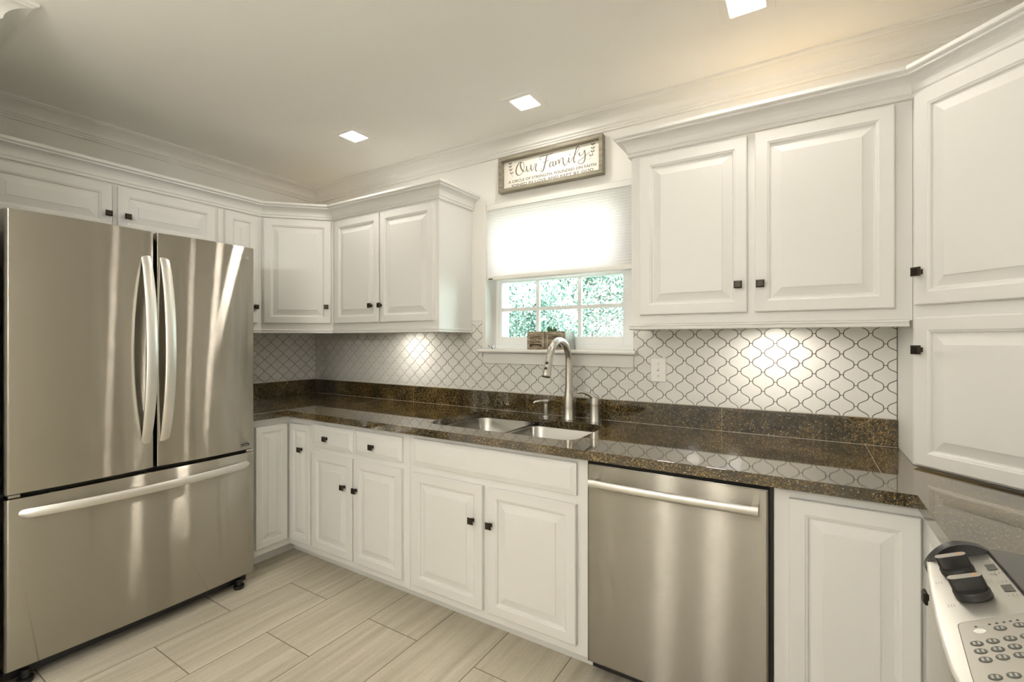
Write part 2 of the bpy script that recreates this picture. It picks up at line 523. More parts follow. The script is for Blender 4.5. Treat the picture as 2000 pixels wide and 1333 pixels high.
X, Y = Vector((1, 0, 0)), Vector((0, 1, 0))
WX, WY, RX, FY, CZ = -3.26, 2.305, 0.908, -3.2, 2.44

# ------------------------------------------------------------------ room shell
def struct(mb, name, mat, parent=None, **k):
    return mb.build(name, mat, parent, kind='structure', **k)

struct(MB().box(WX - .12, RX + .12, FY - .12, WY + .19, -.10, 0), 'floor', M['floor'], origin=(0, 0, 0))
struct(MB().box(WX - .12, RX + .12, FY - .12, WY + .19, CZ, CZ + .10), 'ceiling', M['ceil'])
struct(MB().box(WX - .12, WX, FY - .12, WY + .19, 0, CZ), 'wall_left', M['wall'])
DY0, DY1, DZ1 = -2.7, -1.4, 2.12      # right wall opening for an added patio door, out of view
b = MB()
b.box(RX, RX + .12, FY - .12, DY0, 0, CZ); b.box(RX, RX + .12, DY1, WY + .19, 0, CZ); b.box(RX, RX + .12, DY0, DY1, DZ1, CZ)
struct(b, 'wall_right', M['wall'])
struct(MB().box(WX, RX, FY - .12, FY, 0, CZ), 'wall_front', M['wall'])
# back wall with the window opening
HX0, HX1, HZ0, HZ1 = -1.625, -0.728, 1.206, 2.088
b = MB()
b.box(WX, HX0, WY, WY + .19, 0, CZ); b.box(HX1, RX, WY, WY + .19, 0, CZ)
b.box(HX0, HX1, WY, WY + .19, 0, HZ0); b.box(HX0, HX1, WY, WY + .19, HZ1, CZ)
struct(b, 'wall_back', M['wall'])
# wall return beside the refrigerator
SX, SY = -2.345, 0.408
struct(MB().box(WX, SX, -1.2, SY, 0, CZ), 'wall_return', M['wall'])

def crown(z0, z1, out):
    pts = [(0, z0), (.010, z0), (.013, z0 + .006), (.013, z0 + .010), (.018, z0 + .013), (.018, z0 + .020), (.024, z0 + .024)]
    a0, b0, a1, b1 = .026, z0 + .027, out - .014, z1 - .016
    for i in range(9):
        t = i / 8 * math.pi / 2
        pts.append((a1 - (a1 - a0) * math.cos(t), b0 + (b1 - b0) * math.sin(t)) if False else (a0 + (a1 - a0) * (1 - math.cos(t)), b0 + (b1 - b0) * math.sin(t)))
    pts += [(out - .012, z1 - .013), (out - .004, z1 - .010), (out, z1 - .008), (out, z1), (0, z1)]
    return pts
RC = crown(2.352, CZ - .0005, .100)
struct(MB().sweep([(SX, -1.2), (SX, SY), (WX, SY), (WX, WY), (RX, WY), (RX, FY)], RC, 1), 'trim_1', M['trim'])

# ------------------------------------------------------------------ window
w = MB()
def frame(mb, x0, x1, z0, z1, y0, y1, l, r, bt, tp):
    mb.box(x0, x0 + l, y0, y1, z0, z1); mb.box(x1 - r, x1, y0, y1, z0, z1)
    mb.box(x0 + l, x1 - r, y0, y1, z0, z0 + bt); mb.box(x0 + l, x1 - r, y0, y1, z1 - tp, z1)
frame(w, HX0 + .0005, HX1 - .0005, 1.2280, HZ1 - .0005, 2.404, 2.480, .022, .040, .022, .03)
win = struct(w, 'window_1', M['vinyl'], bevel=.002)
gx0, gx1, gz0, gz1 = -1.583, -0.817, 1.299, 1.632
s_ = MB()
frame(s_, HX0 + .0225, HX1 - .0405, 1.2505, 1.672, 2.4075, 2.436, .0195, .0485, gz0 - 1.2505, .040)
struct(s_, 'window_sash', M['vinyl'], win, bevel=.002)
s_ = MB()
frame(s_, HX0 + .0225, HX1 - .0405, 1.634, 2.05, 2.440, 2.468, .034, .05, .036, .03)
struct(s_, 'window_sash', M['vinyl'], win, bevel=.002)
g_ = MB()
for x in (-1.3335, -1.067): g_.box(x - .0105, x + .0105, 2.411, 2.430, gz0, gz1)
g_.box(gx0, gx1, 2.4105, 2.4305, 1.455, 1.475)
struct(g_, 'muntin_grid', M['vinyl'], win)
struct(MB().box(gx0, gx1, 2.419, 2.422, gz0, gz1), 'glass_pane', M['glass'], win)
struct(MB().box(-1.568, -.819, 2.452, 2.455, 1.671, 2.02), 'glass_pane', M['clear'], win)
# recess lining, outer casing strip at the left, exterior casing boards
c_ = MB()
c_.box(HX0 - .025, HX0, 2.2965, 2.3045, 1.2280, 2.115)
struct(c_, 'window_casing', M['trim'], win, bevel=.001)
x_ = MB()
x_.box(-1.72, -1.600, 2.497, 2.520, 1.15, 1.70); x_.box(-.80, -.66, 2.497, 2.520, 1.15, 1.70)
x_.box(-1.600, -.80, 2.497, 2.520, 1.15, 1.285); x_.box(-1.600, -.80, 2.497, 2.520, 1.648, 1.70)
struct(x_, 'exterior_frame', M['vinyl'], win)
sill = MB()
sx0, sx1 = -1.655, -0.704
pr = [(2.4035, 1.2065), (2.258, 1.2065), (2.253, 1.209), (2.2505, 1.2145), (2.2505, 1.219), (2.253, 1.2245), (2.258, 1.2275), (2.4035, 1.2275)]
sill.box(HX0 + .0006, HX1 - .0006, 2.2955, 2.4035, 1.2065, 1.2275)
pr = [(min(y, 2.2955), z) for y, z in pr]
sill.rings([[(sx0, y, z) for y, z in pr], [(sx1, y, z) for y, z in pr]])
struct(sill, 'window_sill', M['trim'], win)
struct(MB().box(-1.632, -0.722, 2.283, 2.3042, 1.142, 1.2055), 'window_apron', M['trim'], win, bevel=.002)

# glazed patio door, unseen and added to let in more daylight
pd = MB(); DM = (DY0 + DY1) / 2
def yframe(mb, y0, y1, z0, z1, x0, x1, e, bt, tp):
    mb.box(x0, x1, y0, y0 + e, z0, z1); mb.box(x0, x1, y1 - e, y1, z0, z1)
    mb.box(x0, x1, y0 + e, y1 - e, z0, z0 + bt); mb.box(x0, x1, y0 + e, y1 - e, z1 - tp, z1)
for y0, y1 in ((DY0, DM), (DM, DY1)):
    yframe(pd, y0, y1, .001, DZ1, RX + .04, RX + .09, .07, .09, .07)
pdo = struct(pd, 'added_door', M['vinyl'])
for y0, y1 in ((DY0 + .07, DM - .07), (DM + .07, DY1 - .07)):
    struct(MB().box(RX + .062, RX + .068, y0, y1, .09, DZ1 - .07), 'glass_pane', M['clear'], pdo)
struct(MB().box(RX + .14, RX + 6, -7, 2, -.12, -.02), 'patio', M['patio'])  # unseen ground slab that goes with the added door

# cellular shade
bl = thing('cellular_shade', (-1.17, 2.32, 2.087), 'white cellular window shade lowered over the top half of the window above the sink', 'window shade')
bx0, bx1 = -1.6215, -0.7315
MB().box(bx0, bx1, 2.3035, 2.345, 2.056, 2.0872).build('head_rail', M['trim'], bl, bevel=.002)
f_ = MB(); zt, zb, npl = 2.0555, 1.664, 26
for side, yc in ((1, 2.314), (-1, 2.334)):
    row = []
    for i in range(npl * 2 + 1):
        z = zt + (zb - zt) * i / (npl * 2)
        row.append((yc - side * (.0016 if i % 2 else .0), z))
    f_.rings([[(bx0, y, z) for y, z in row], [(bx1, y, z) for y, z in row]], False, False, closed=False)
f_.build('pleated_fabric', M['shade'], bl)
MB().box(bx0, bx1, 2.308, 2.340, 1.636, 1.6635).build('bottom_rail', M['plate'], bl, bevel=.004)
MB().box(-1.205, -1.135, 2.3025, 2.309, 1.638, 1.645).build('pull_tab', M['plate'], bl, bevel=.002)
MB().box(-1.611, -1.581, 2.3065, 2.3083, 1.641, 1.6475).build('maker_tag', M['label'], bl)

# ------------------------------------------------------------------ sign above the window
sg = thing('wall_sign', (-1.195, 2.30, 2.133), 'grey framed wooden sign with family lettering hung above the window shade', 'sign')
fx0, fx1, fz0, fz1 = -1.513, -0.876, 2.132, 2.334
fr = MB(); bw = .020
def fring(d, y): return [(fx0 + d, y, fz0 + d), (fx1 - d, y, fz0 + d), (fx1 - d, y, fz1 - d), (fx0 + d, y, fz1 - d)]
fr.rings([fring(0, 2.3035), fring(0, 2.266), fring(.0015, 2.2645), fring(bw - .0015, 2.2645), fring(bw, 2.266), fring(bw, 2.3035)], False, False)
fr.build('sign_frame', M['greywood'], sg)
MB().box(fx0 + bw, fx1 - bw, 2.2975, 2.3035, fz0 + bw, fz1 - bw).build('sign_board', M['signboard'], sg)
ink = MB()
ST = {'O': [(-1.374, 2.297), (-1.39, 2.294), (-1.404, 2.277), (-1.411, 2.253), (-1.406, 2.233), (-1.391, 2.224), (-1.374, 2.23), (-1.362, 2.247), (-1.357, 2.267), (-1.361, 2.286), (-1.373, 2.295), (-1.382, 2.286), (-1.378, 2.264), (-1.365, 2.243), (-1.351, 2.24), (-1.343, 2.251)],
 'u': [(-1.342, 2.268), (-1.34, 2.247), (-1.334, 2.236), (-1.325, 2.237), (-1.316, 2.251), (-1.313, 2.269), (-1.311, 2.244), (-1.304, 2.234), (-1.295, 2.245)],
 'r': [(-1.295, 2.245), (-1.289, 2.261), (-1.287, 2.267), (-1.278, 2.265), (-1.283, 2.246), (-1.281, 2.231), (-1.273, 2.225)],
 'F1': [(-1.244, 2.283), (-1.254, 2.287), (-1.256, 2.295), (-1.246, 2.302), (-1.227, 2.301), (-1.2, 2.301), (-1.174, 2.307)],
 'F2': [(-1.21, 2.299), (-1.218, 2.274), (-1.225, 2.248), (-1.234, 2.223), (-1.244, 2.217), (-1.25, 2.224), (-1.244, 2.235)],
 'F3': [(-1.238, 2.266), (-1.219, 2.268), (-1.198, 2.271)],
 'a': [(-1.174, 2.259), (-1.187, 2.257), (-1.194, 2.245), (-1.192, 2.233), (-1.182, 2.235), (-1.174, 2.246), (-1.172, 2.259), (-1.174, 2.24), (-1.167, 2.233), (-1.159, 2.242)],
 'm': [(-1.159, 2.26), (-1.156, 2.237), (-1.15, 2.252), (-1.142, 2.262), (-1.137, 2.256), (-1.136, 2.238), (-1.13, 2.254), (-1.12, 2.267), (-1.113, 2.263), (-1.112, 2.242), (-1.104, 2.225), (-1.094, 2.227), (-1.083, 2.245)],
 'i': [(-1.077, 2.262), (-1.08, 2.244), (-1.075, 2.234), (-1.066, 2.24)],
 'l': [(-1.066, 2.24), (-1.047, 2.262), (-1.027, 2.286), (-1.018, 2.302), (-1.024, 2.309), (-1.033, 2.302), (-1.043, 2.274), (-1.05, 2.246), (-1.046, 2.229), (-1.035, 2.231)],
 'y': [(-1.016, 2.275), (-1.018, 2.263), (-1.01, 2.258), (-0.996, 2.264), (-0.988, 2.281), (-0.984, 2.249), (-0.989, 2.224), (-1.003, 2.214), (-1.019, 2.217), (-1.024, 2.227), (-1.013, 2.235), (-0.992, 2.244), (-0.975, 2.256), (-0.958, 2.266)],
 's1': [(-1.45, 2.307), (-1.45, 2.282), (-1.445, 2.252), (-1.434, 2.222)], 's2': [(-0.941, 2.31), (-0.94, 2.281), (-0.944, 2.253), (-0.961, 2.225)]}
IY = 2.2971
def ribbon(mb, pts, w0, w1, y):
    P = smoothpath([(a, b_, 0) for a, b_ in pts]); L_ = []; R_ = []
    for i, p in enumerate(P):
        t = (P[min(i + 1, len(P) - 1)] - P[max(i - 1, 0)]); t = t.normalized() if t.length else Vector((1, 0, 0))
        wd = w0 + (w1 - w0) * max(0.0, -t.y)      # down strokes are heavier
        q = Vector((-t.y, t.x, 0)) * wd
        L_.append((p.x + q.x, y, p.y + q.y)); R_.append((p.x - q.x, y, p.y - q.y))
    mb.rings([L_, R_], False, False, closed=False)
for k_, pts in ST.items():
    if k_[0] == 's':
        ribbon(ink, pts, .0006, .0008, IY)
        P = smoothpath([(a, b_, 0) for a, b_ in pts], 8)
        for j in range(4, len(P) - 1, 5):
            for sd in (-1, 1):
                c = P[j]; dx, dz = sd * .0125, .013
                nx, nz = -dz * .20, dx * .20
                ink.add([(c.x, IY, c.y), (c.x + dx * .5 + nx, IY, c.y + dz * .5 + nz), (c.x + dx, IY, c.y + dz), (c.x + dx * .5 - nx, IY, c.y + dz * .5 - nz)], [(0, 1, 2, 3)])
        continue
    big = k_ in ('O', 'F1', 'F2')
    ribbon(ink, pts, .0015, .0040 if big else .0033, IY)
ink.add([(-1.073 + .003 * math.cos(a * .7854), IY, 2.277 + .003 * math.sin(a * .7854)) for a in range(8)], [tuple(range(8))])
lettering(ink, 'A CIRCLE OF STRENGTH, FOUNDED ON FAITH', (-1.463, IY, 2.1875), X, Z3, .541, .0150, bold=.022)
lettering(ink, 'JOINED IN LOVE AND KEPT BY GOD', (-1.444, IY, 2.1635), X, Z3, .507, .0150, bold=.022)
ink.build('sign_lettering', M['signink'], sg, merge=False)

# ------------------------------------------------------------------ tiled backsplash
def clip(poly, ax, lim, keep_less):
    out = []
    for i in range(len(poly)):
        a, b_ = poly[i], poly[(i + 1) % len(poly)]
        ia = (a[ax] <= lim) == keep_less; ib = (b_[ax] <= lim) == keep_less
        if ia: out.append(a)
        if ia != ib:
            t = (lim - a[ax]) / (b_[ax] - a[ax])
            out.append((a[0] + (b_[0] - a[0]) * t, a[1] + (b_[1] - a[1]) * t))
    return out
TP, TH, TG = .0465, .083, .00145
def half_w(t):
    th = 2 * math.pi * t
    return TP / 2 + .0170 * (math.cos(th) - .10 * math.cos(3 * th)) / .9
def lantern(cx, cz):
    n = 22; R_ = []
    for i in range(n + 1):
        t = -.5 + i / n
        wv = half_w(t); d = (half_w(t + .01) - half_w(t - .01)) / (.02 * TH)
        s = math.sqrt(1 + d * d)
        R_.append((wv - TG * s * (1 if abs(d) < 2 else .9), t * TH))
    R_[0] = (R_[0][0], -TH / 2 + TG); R_[-1] = (R_[-1][0], TH / 2 - TG)
    return [(cx + a, cz + z) for a, z in R_] + [(cx - a, cz + z) for a, z in reversed(R_)]
def area(p): return .5 * sum(p[i][0] * p[(i + 1) % len(p)][1] - p[(i + 1) % len(p)][0] * p[i][1] for i in range(len(p)))
def rect(p, x0, x1, z0, z1):
    for ax, lim, less in ((0, x0, False), (0, x1, True), (1, z0, False), (1, z1, True)):
        if len(p) < 3: return []
        p = clip(p, ax, lim, less)
    return p
def add_tile(mb, poly, to3):
    q = []
    for p in poly:
        if not q or (p[0] - q[-1][0]) ** 2 + (p[1] - q[-1][1]) ** 2 > 1e-7: q.append(p)
    if len(q) > 2 and (q[0][0] - q[-1][0]) ** 2 + (q[0][1] - q[-1][1]) ** 2 < 1e-7: q.pop()
    if len(q) < 3 or area(q) < 2e-5: return
    n = len(q); ins = []
    for i in range(n):
        a, b_, c = Vector(q[i - 1]), Vector(q[i]), Vector(q[(i + 1) % n])
        e1, e2 = (b_ - a), (c - b_)
        nn = (Vector((-e1.y, e1.x)).normalized() + Vector((-e2.y, e2.x)).normalized())
        nn = nn.normalized() if nn.length > 1e-6 else Vector((0, 0))
        ins.append(tuple(b_ + nn * .0009))
    mb.rings([[to3(p[0], p[1], .0005) for p in q], [to3(p[0], p[1], .0030) for p in q], [to3(p[0], p[1], .0037) for p in ins]], False, True)
def tiles(u0, u1, rects, phase_u, to3, hole=None):
    mb = MB()
    for k in range(int((u0 - phase_u) / TP) - 2, int((u1 - phase_u) / TP) + 3):
        for j in range(-6, 4):
            cx = phase_u + k * TP; cz = 1.265 + TH / 2 + j * TH + (TH / 2 if k % 2 else 0)
            L_ = lantern(cx, cz)
            for r in rects:
                p = rect(L_, *r)
                if len(p) < 3: continue
                if hole and max(a for a, z in p) > hole[0] and min(a for a, z in p) < hole[1] and max(z for a, z in p) > hole[2]:
                    for q in (clip(p, 0, hole[0], True), clip(p, 0, hole[1], False), rect(p, hole[0], hole[1], 0, hole[2])):
                        if len(q) > 2: add_tile(mb, q, to3)
                else: add_tile(mb, p, to3)
    return mb
TZ0, TZ1 = .9755, 1.3435
bt = thing('tile_backsplash', (-1.48, 2.302, TZ0), 'white lantern-shaped tile backsplash with dark grout along the window wall', 'backsplash')
gr = MB()
gr.box(-3.2545, -1.651, 2.3025, 2.3048, TZ0, TZ1); gr.box(-1.7315, -1.651, 2.3025, 2.3048, TZ1, 1.396)
gr.box(-1.651, -.727, 2.3025, 2.3048, TZ0, 1.18); gr.box(-.727, .2975, 2.3025, 2.3048, TZ0, TZ1)
gr.build('grout_bed', M['grout'], bt)
tiles(-3.2535, .296, [(-3.2535, .2955, TZ0 + .001, TZ1), (-1.7305, -1.6515, TZ1 + .0001, 1.3945)], -.11, lambda u, z, d: (u, 2.3025 - d, z), (-1.6515, -.7265, 1.18)).build('glazed_tiles', M['tile'], bt, merge=False)
bt2 = thing('tile_backsplash', (WX + .003, 1.84, TZ0), 'white lantern-shaped tile backsplash on the side wall between refrigerator and corner', 'backsplash')
MB().box(WX + .0003, WX + .0025, 1.376, 2.3048, TZ0, TZ1).build('grout_bed', M['grout'], bt2)
tiles(1.377, 2.298, [(1.377, 2.2985, TZ0 + .001, TZ1)], 1.842, lambda u, z, d: (WX + .0025 + d, u, z)).build('glazed_tiles', M['tile'], bt2, merge=False)

# ------------------------------------------------------------------ worktop and granite upstands
CT, CB = .871, .836
outer = [(-3.2595, 1.378), (-2.553, 1.378), (-2.553, 1.6125), (.2495, 1.6125), (.2495, 1.270), (.9075, 1.270), (.9075, 2.3045), (-3.2595, 2.3045)]
hole = round_poly([(-1.592, 1.735), (-.797, 1.735), (-.797, 2.135), (-1.175, 2.135), (-1.215, 2.215), (-1.592, 2.215)], [.075, .075, .075, .03, .06, .09])
V3 = lambda L, z: [Vector((p[0], p[1], z)) for p in L]
tess = tessellate_polygon([V3(outer, 0), V3(hole, 0)])
allp = outer + hole; no = len(outer); nh = len(hole)
ct = MB()
n_ = len(allp)
vv = [(p[0], p[1], CT) for p in allp] + [(p[0], p[1], CB) for p in allp]
ff = [tuple(t) for t in tess] + [tuple(i + n_ for i in reversed(t)) for t in tess]
for i in range(no): ff.append((i, (i + 1) % no, n_ + (i + 1) % no, n_ + i))
for i in range(nh):
    a, b_ = no + i, no + (i + 1) % nh
    ff.append((a, b_, n_ + b_, n_ + a))
ct.add(vv, ff)
top = tag(ct.build('worktop', M['granite'], origin=(-1.4, 1.9, CB), bevel=.0035, seg=3), 'dark brown polished granite worktop running around the corner under the window', 'worktop')
sm = MB()
for x0, y0, x1, y1 in ((.197, 1.6127, .197, 2.284), (-2.49, 2.284, -2.40, 1.95)):
    d = Vector((x1 - x0, y1 - y0)).normalized(); q = Vector((-d.y, d.x)) * .0007
    sm = MB().add([(x0 + q.x, y0 + q.y, CT + .0002), (x0 - q.x, y0 - q.y, CT + .0002), (x1 - q.x, y1 - q.y, CT + .0002), (x1 + q.x, y1 + q.y, CT + .0002)], [(0, 1, 2, 3)])
    sm.build('joint_line', M['seam'], top)
up = tag(MB().box(-3.2395, .2972, 2.285, 2.3045, CT + .0005, .9750).build('granite_upstand', M['granite'], bevel=.0015), 'long dark granite upstand along the window wall behind the sink', 'upstand')
sm = MB()
for x in (-1.332, -.874, -2.2, -.32):
    sm = MB().add([(x - .0006, 2.2847, CT + .001), (x + .0006, 2.2847, CT + .001), (x + .0006, 2.2847, .974), (x - .0006, 2.2847, .974)], [(0, 1, 2, 3)])
    sm.build('joint_line', M['seam'], up)
MB().box(-3.2385, .2970, 2.2835, 2.2848, CT + .0002, CT + .0013).build('caulk_line', M['bead'], up)
MB().box(-3.2385, .2970, 2.2980, 2.3020, .9751, .9762).build('caulk_line', M['bead'], up)
tag(MB().box(-3.2595, -3.2400, 1.378, 2.3045, CT + .0005, .9750).build('granite_upstand', M['granite'], bevel=.0015), 'short dark granite upstand on the side wall next to the refrigerator', 'upstand')

# ------------------------------------------------------------------ base cabinets
FYB, FZ0, FZ1 = 1.660, .073, .8355
NB = Vector((0, -1, 0))
def base_unit(name, label, cx, poly, toe, cat='base cabinet'):
    t = thing(name, (cx, FYB, 0), label, cat, 'white base cabinets under the granite worktop')
    MB().prism(poly, FZ0, FZ1).build('carcass', M['cab'], t, bevel=.001)
    MB().prism(toe, .0005, FZ0 - .0002).build('toe_kick', M['cab'], t)
    return t
t = base_unit('corner_base_cabinet', 'white corner base cabinet with two narrow folding doors beside the refrigerator', -2.6,
              [(-3.2585, 1.392), (-2.595, 1.392), (-2.595, FYB), (-2.3755, FYB), (-2.3755, 2.3035), (-3.2585, 2.3035)],
              [(-3.2585, 1.392), (-2.665, 1.392), (-2.665, 1.730), (-2.3755, 1.730), (-2.3755, 2.3035), (-3.2585, 2.3035)])
door(t, (-2.573, FYB, .112), X, NB, .191, .682, raised(.042, .022), knobs=[(.119, .540)])
door(t, (-2.595, 1.446, .112), Y, X, .188, .682, raised(.042, .022))
t = base_unit('drawer_base_cabinet', 'white base cabinet with two small drawers over two doors', -2.0,
              [(-2.3745, FYB), (-1.6205, FYB), (-1.6205, 2.3035), (-2.3745, 2.3035)], [(-2.3745, 1.73), (-1.6205, 1.73), (-1.6205, 2.3035), (-2.3745, 2.3035)])
door(t, (-2.362, FYB, .682), X, NB, .341, .125, DRAWER, 'drawer', [(.134, .056)])
door(t, (-2.003, FYB, .682), X, NB, .340, .125, DRAWER, 'drawer', [(.142, .055)])
door(t, (-2.365, FYB, .112), X, NB, .343, .540, knobs=[(.285, .386)])
door(t, (-2.011, FYB, .112), X, NB, .348, .540, knobs=[(.005 + .02, .384)])
t = base_unit('sink_base_cabinet', 'wide white sink base cabinet with a blank top panel over two doors', -1.16,
              [(-1.6195, FYB), (-.700, FYB), (-.700, 1.70), (-1.6195, 1.70)], [(-1.6195, 1.73), (-.7005, 1.73), (-.7005, 1.80), (-1.6195, 1.80)])
s0 = MB(); s0.box(-1.6195, -1.600, 1.701, 2.3035, FZ0, .64); s0.box(-.72, -.7005, 1.701, 2.3035, FZ0, .64); s0.box(-1.599, -.721, 1.701, 2.3035, FZ0, .09)
s0.build('side_panels', M['cab'], t)
door(t, (-1.590, FYB, .684), X, NB, .848, .127, DRAWER, 'false_front')
door(t, (-1.592, FYB, .112), X, NB, .412, .538, knobs=[(.363, .384)])
door(t, (-1.153, FYB, .112), X, NB, .411, .538, knobs=[(.008 + .01, .382)])
t = base_unit('corner_base_cabinet', 'white corner base cabinet between the dishwasher and the range', .1,
              [(-.083, FYB), (.289, FYB), (.289, 1.285), (.9065, 1.285), (.9065, 2.3035), (-.083, 2.3035)],
              [(-.083, 1.73), (.359, 1.73), (.359, 1.285), (.9065, 1.285), (.9065, 2.3035), (-.083, 2.3035)])
door(t, (-.043, FYB, .112), X, NB, .306, .690)
door(t, (.289, 1.634, .112), -Y, -X, .306, .690, knobs=[(.118, .536)])

# ------------------------------------------------------------------ wall cabinets
UY, UZ0, UZ1 = 2.000, 1.345, 2.068
UX = -2.955
NEWG = 'white raised panel wall cabinets'
def rail_prof():
    z = 1.3235
    return [(-.018, z), (.004, z), (.008, z + .003), (.008, z + .007), (.004, z + .010), (.004, z + .014), (.009, z + .017), (.009, z + .022), (.0, z + .026), (.0005, UZ0 + .006), (-.0005, UZ0 + .006), (-.0005, UZ0 - .0006), (-.018, UZ0 - .0006)]
def wall_unit(name, label, loc, poly, z0, z1, cat='wall cabinet'):
    t = thing(name, loc, label, cat, NEWG)
    MB().prism(poly, z0, z1).build('carcass', M['cab'], t, bevel=.001)
    return t
def rail(t, path):
    MB().sweep(path, rail_prof(), 1).build('light_rail', M['cab'], t)
t = wall_unit('wall_cabinet', 'white two-door wall cabinet left of the window, with a bare side panel', (-2.19, 2.15, UZ0),
              [(-2.6495, UY), (-1.732, UY), (-1.732, 2.304), (-2.6495, 2.304)], UZ0, UZ1)
rail(t, [(-2.6495, UY), (-1.732, UY), (-1.732, 2.3005)])
door(t, (-2.613, UY, 1.388), X, NB, .417, .666, knobs=[(.355, .103)])
door(t, (-2.186, UY, 1.388), X, NB, .427, .666, knobs=[(.012, .102)])
t = wall_unit('wall_cabinet', 'white two-door wall cabinet right of the window over the light switch', (-.17, 2.15, UZ0),
              [(-.641, UY), (.2975, UY), (.2975, 2.304), (-.641, 2.304)], UZ0, UZ1)
rail(t, [(-.641, 2.3005), (-.641, UY), (.2885, UY)])
door(t, (-.600, UY, 1.386), X, NB, .411, .670, knobs=[(.382, .105)])
door(t, (-.162, UY, 1.386), X, NB, .412, .674, knobs=[(.019, .104)])
D45 = Vector((1, 1, 0)).normalized(); N45 = Vector((1, -1, 0)).normalized()
t = wall_unit('corner_wall_cabinet', 'white diagonal single-door wall cabinet in the corner next to the refrigerator', (-2.95, 2.0, UZ0),
              [(-3.2585, 1.6955), (UX, 1.6955), (-2.6505, UY), (-2.6505, 2.304), (-3.2585, 2.304)], UZ0, UZ1)
rail(t, [(UX, 1.6955), (-2.6505, UY)])
door(t, Vector((UX, 1.6955, 1.388)) + D45 * .016, D45, N45, .405, .672, knobs=[(.378, .108)])
t = wall_unit('wall_cabinet', 'narrow white one-door wall cabinet partly hidden behind the refrigerator', (-3.1, 1.56, UZ0),
              [(-3.2585, 1.4305), (UX, 1.4305), (UX, 1.6945), (-3.2585, 1.6945)], UZ0, UZ1)
rail(t, [(UX, 1.4305), (UX, 1.6945)])
door(t, (UX, 1.466, 1.388), Y, X, .197, .672, knobs=[(.176, .100)])
t = wall_unit('wall_cabinet', 'short white two-door wall cabinet above the refrigerator', (-3.1, .93, 1.81),
              [(-3.2585, .430), (UX, .430), (UX, 1.4295), (-3.2585, 1.4295)], 1.81, UZ1)
door(t, (UX, .470, 1.826), Y, X, .455, .230, knobs=[(.437, .082)])
door(t, (UX, .949, 1.826), Y, X, .460, .230, knobs=[(.036, .082)])
# diagonal corner cabinet standing on the worktop at the right
DR = Vector((1, -1, 0)).normalized(); NR = Vector((-1, -1, 0)).normalized()
t = wall_unit('corner_tower_cabinet', 'tall white diagonal corner cabinet standing on the granite worktop at the right', (.6, 2.0, CT),
              [(.2985, 2.304), (.2985, UY), (.603, 1.6955), (.9065, 1.6955), (.9065, 2.304)], CT + .0008, UZ1)
P0 = Vector((.2985, UY, 0)) + DR * .014
door(t, P0 + Z3 * 1.392, DR, NR, .402, .680, knobs=[(.022, .106)])
door(t, P0 + Z3 * .879, DR, NR, .402, .474, knobs=[(.022, .370)])
# crowns along the cabinet tops
CC = [(.0005, 2.064), (.011, 2.064), (.013, 2.067), (.013, 2.072), (.009, 2.075), (.009, 2.078), (.013, 2.081)]
for i in range(8):
    a = i / 7 * math.pi / 2
    CC.append((.014 + .034 * (1 - math.cos(a)), 2.083 + .042 * math.sin(a)))
CC += [(.052, 2.127), (.052, 2.133), (.062, 2.137), (.064, 2.140), (.064, 2.151), (.0003, 2.151)]
CC2 = [(o, z + .0045) for o, z in CC]
tag(MB().sweep([(UX, .412), (UX, 1.6955), (-2.6505, UY), (-1.732, UY), (-1.732, 2.304)], CC2, 1).build('cabinet_crown', M['cab']),
    'white crown moulding topping the cabinets from refrigerator to window', 'crown moulding', 'crown mouldings on the cabinets')
tag(MB().sweep([(-.641, 2.304), (-.641, UY), (.2985, UY), (.603, 1.6955), (.9065, 1.6955)], CC2, 1).build('cabinet_crown', M['cab']),
    'white crown moulding topping the cabinets right of the window', 'crown moulding', 'crown mouldings on the cabinets')

# ------------------------------------------------------------------ refrigerator
rf = thing('refrigerator', (-2.85, .91, 0), 'large stainless steel french door refrigerator with bottom freezer drawer', 'refrigerator')
def ffront(y, c=None):
    c = c if c is not None else (.687 if y < .9215 else 1.145)
    return -2.4255 - (.28 if c < .9 else .36) * (y - c) ** 2
def fpanel(y0, y1, z0, z1, r0, r1, name, parent, bulge=.26):
    """curved steel slab; r0/r1 round the left and right front edge"""
    pts = [(-2.515, y0)]; cy = (y0 + y1) / 2
    ff = lambda y: -2.4255 - bulge * (y - cy) ** 2
    for i in range(6):
        a = i / 5 * math.pi / 2
        pts.append((ff(y0 + r0) - r0 + r0 * math.sin(a), y0 + r0 - r0 * math.cos(a)))
    for i in range(1, 24):
        y = y0 + r0 + (y1 - r1 - y0 - r0) * i / 24
        pts.append((ff(y), y))
    for i in range(6):
        a = i / 5 * math.pi / 2
        pts.append((ff(y1 - r1) - r1 + r1 * math.cos(a), y1 - r1 + r1 * math.sin(a)))
    pts.append((-2.515, y1))
    R_ = []
    for z, d in ((z0, .004), (z0 + .001, .0015), (z0 + .004, 0), (z1 - .004, 0), (z1 - .001, .0015), (z1, .004)):
        R_.append([(max(-2.515, x - d) if 0 < i < len(pts) - 1 else x, y, z) for i, (x, y) in enumerate(pts)])
    return MB().rings(R_).build(name, M['fridge'], parent, smooth=True, angle=30)
MB().box(-3.21, -2.535, .464, 1.356, .050, 1.750).build('cabinet_body', M['steelside'], rf, bevel=.004)
gk = MB()
gk.box(-2.535, -2.5155, .470, .913, .722, 1.752); gk.box(-2.535, -2.5155, .930, 1.350, .722, 1.752); gk.box(-2.535, -2.5155, .470, 1.350, .082, .694)
gk.build('door_gasket', M['black'], rf)
dl = fpanel(.459, .9145, .717, 1.758, .012, .004, 'door', rf, .28)
dr = fpanel(.9285, 1.361, .717, 1.758, .004, .010, 'door', rf, .36)
fz = fpanel(.459, 1.361, .076, .700, .012, .010, 'freezer_drawer', rf, .07)
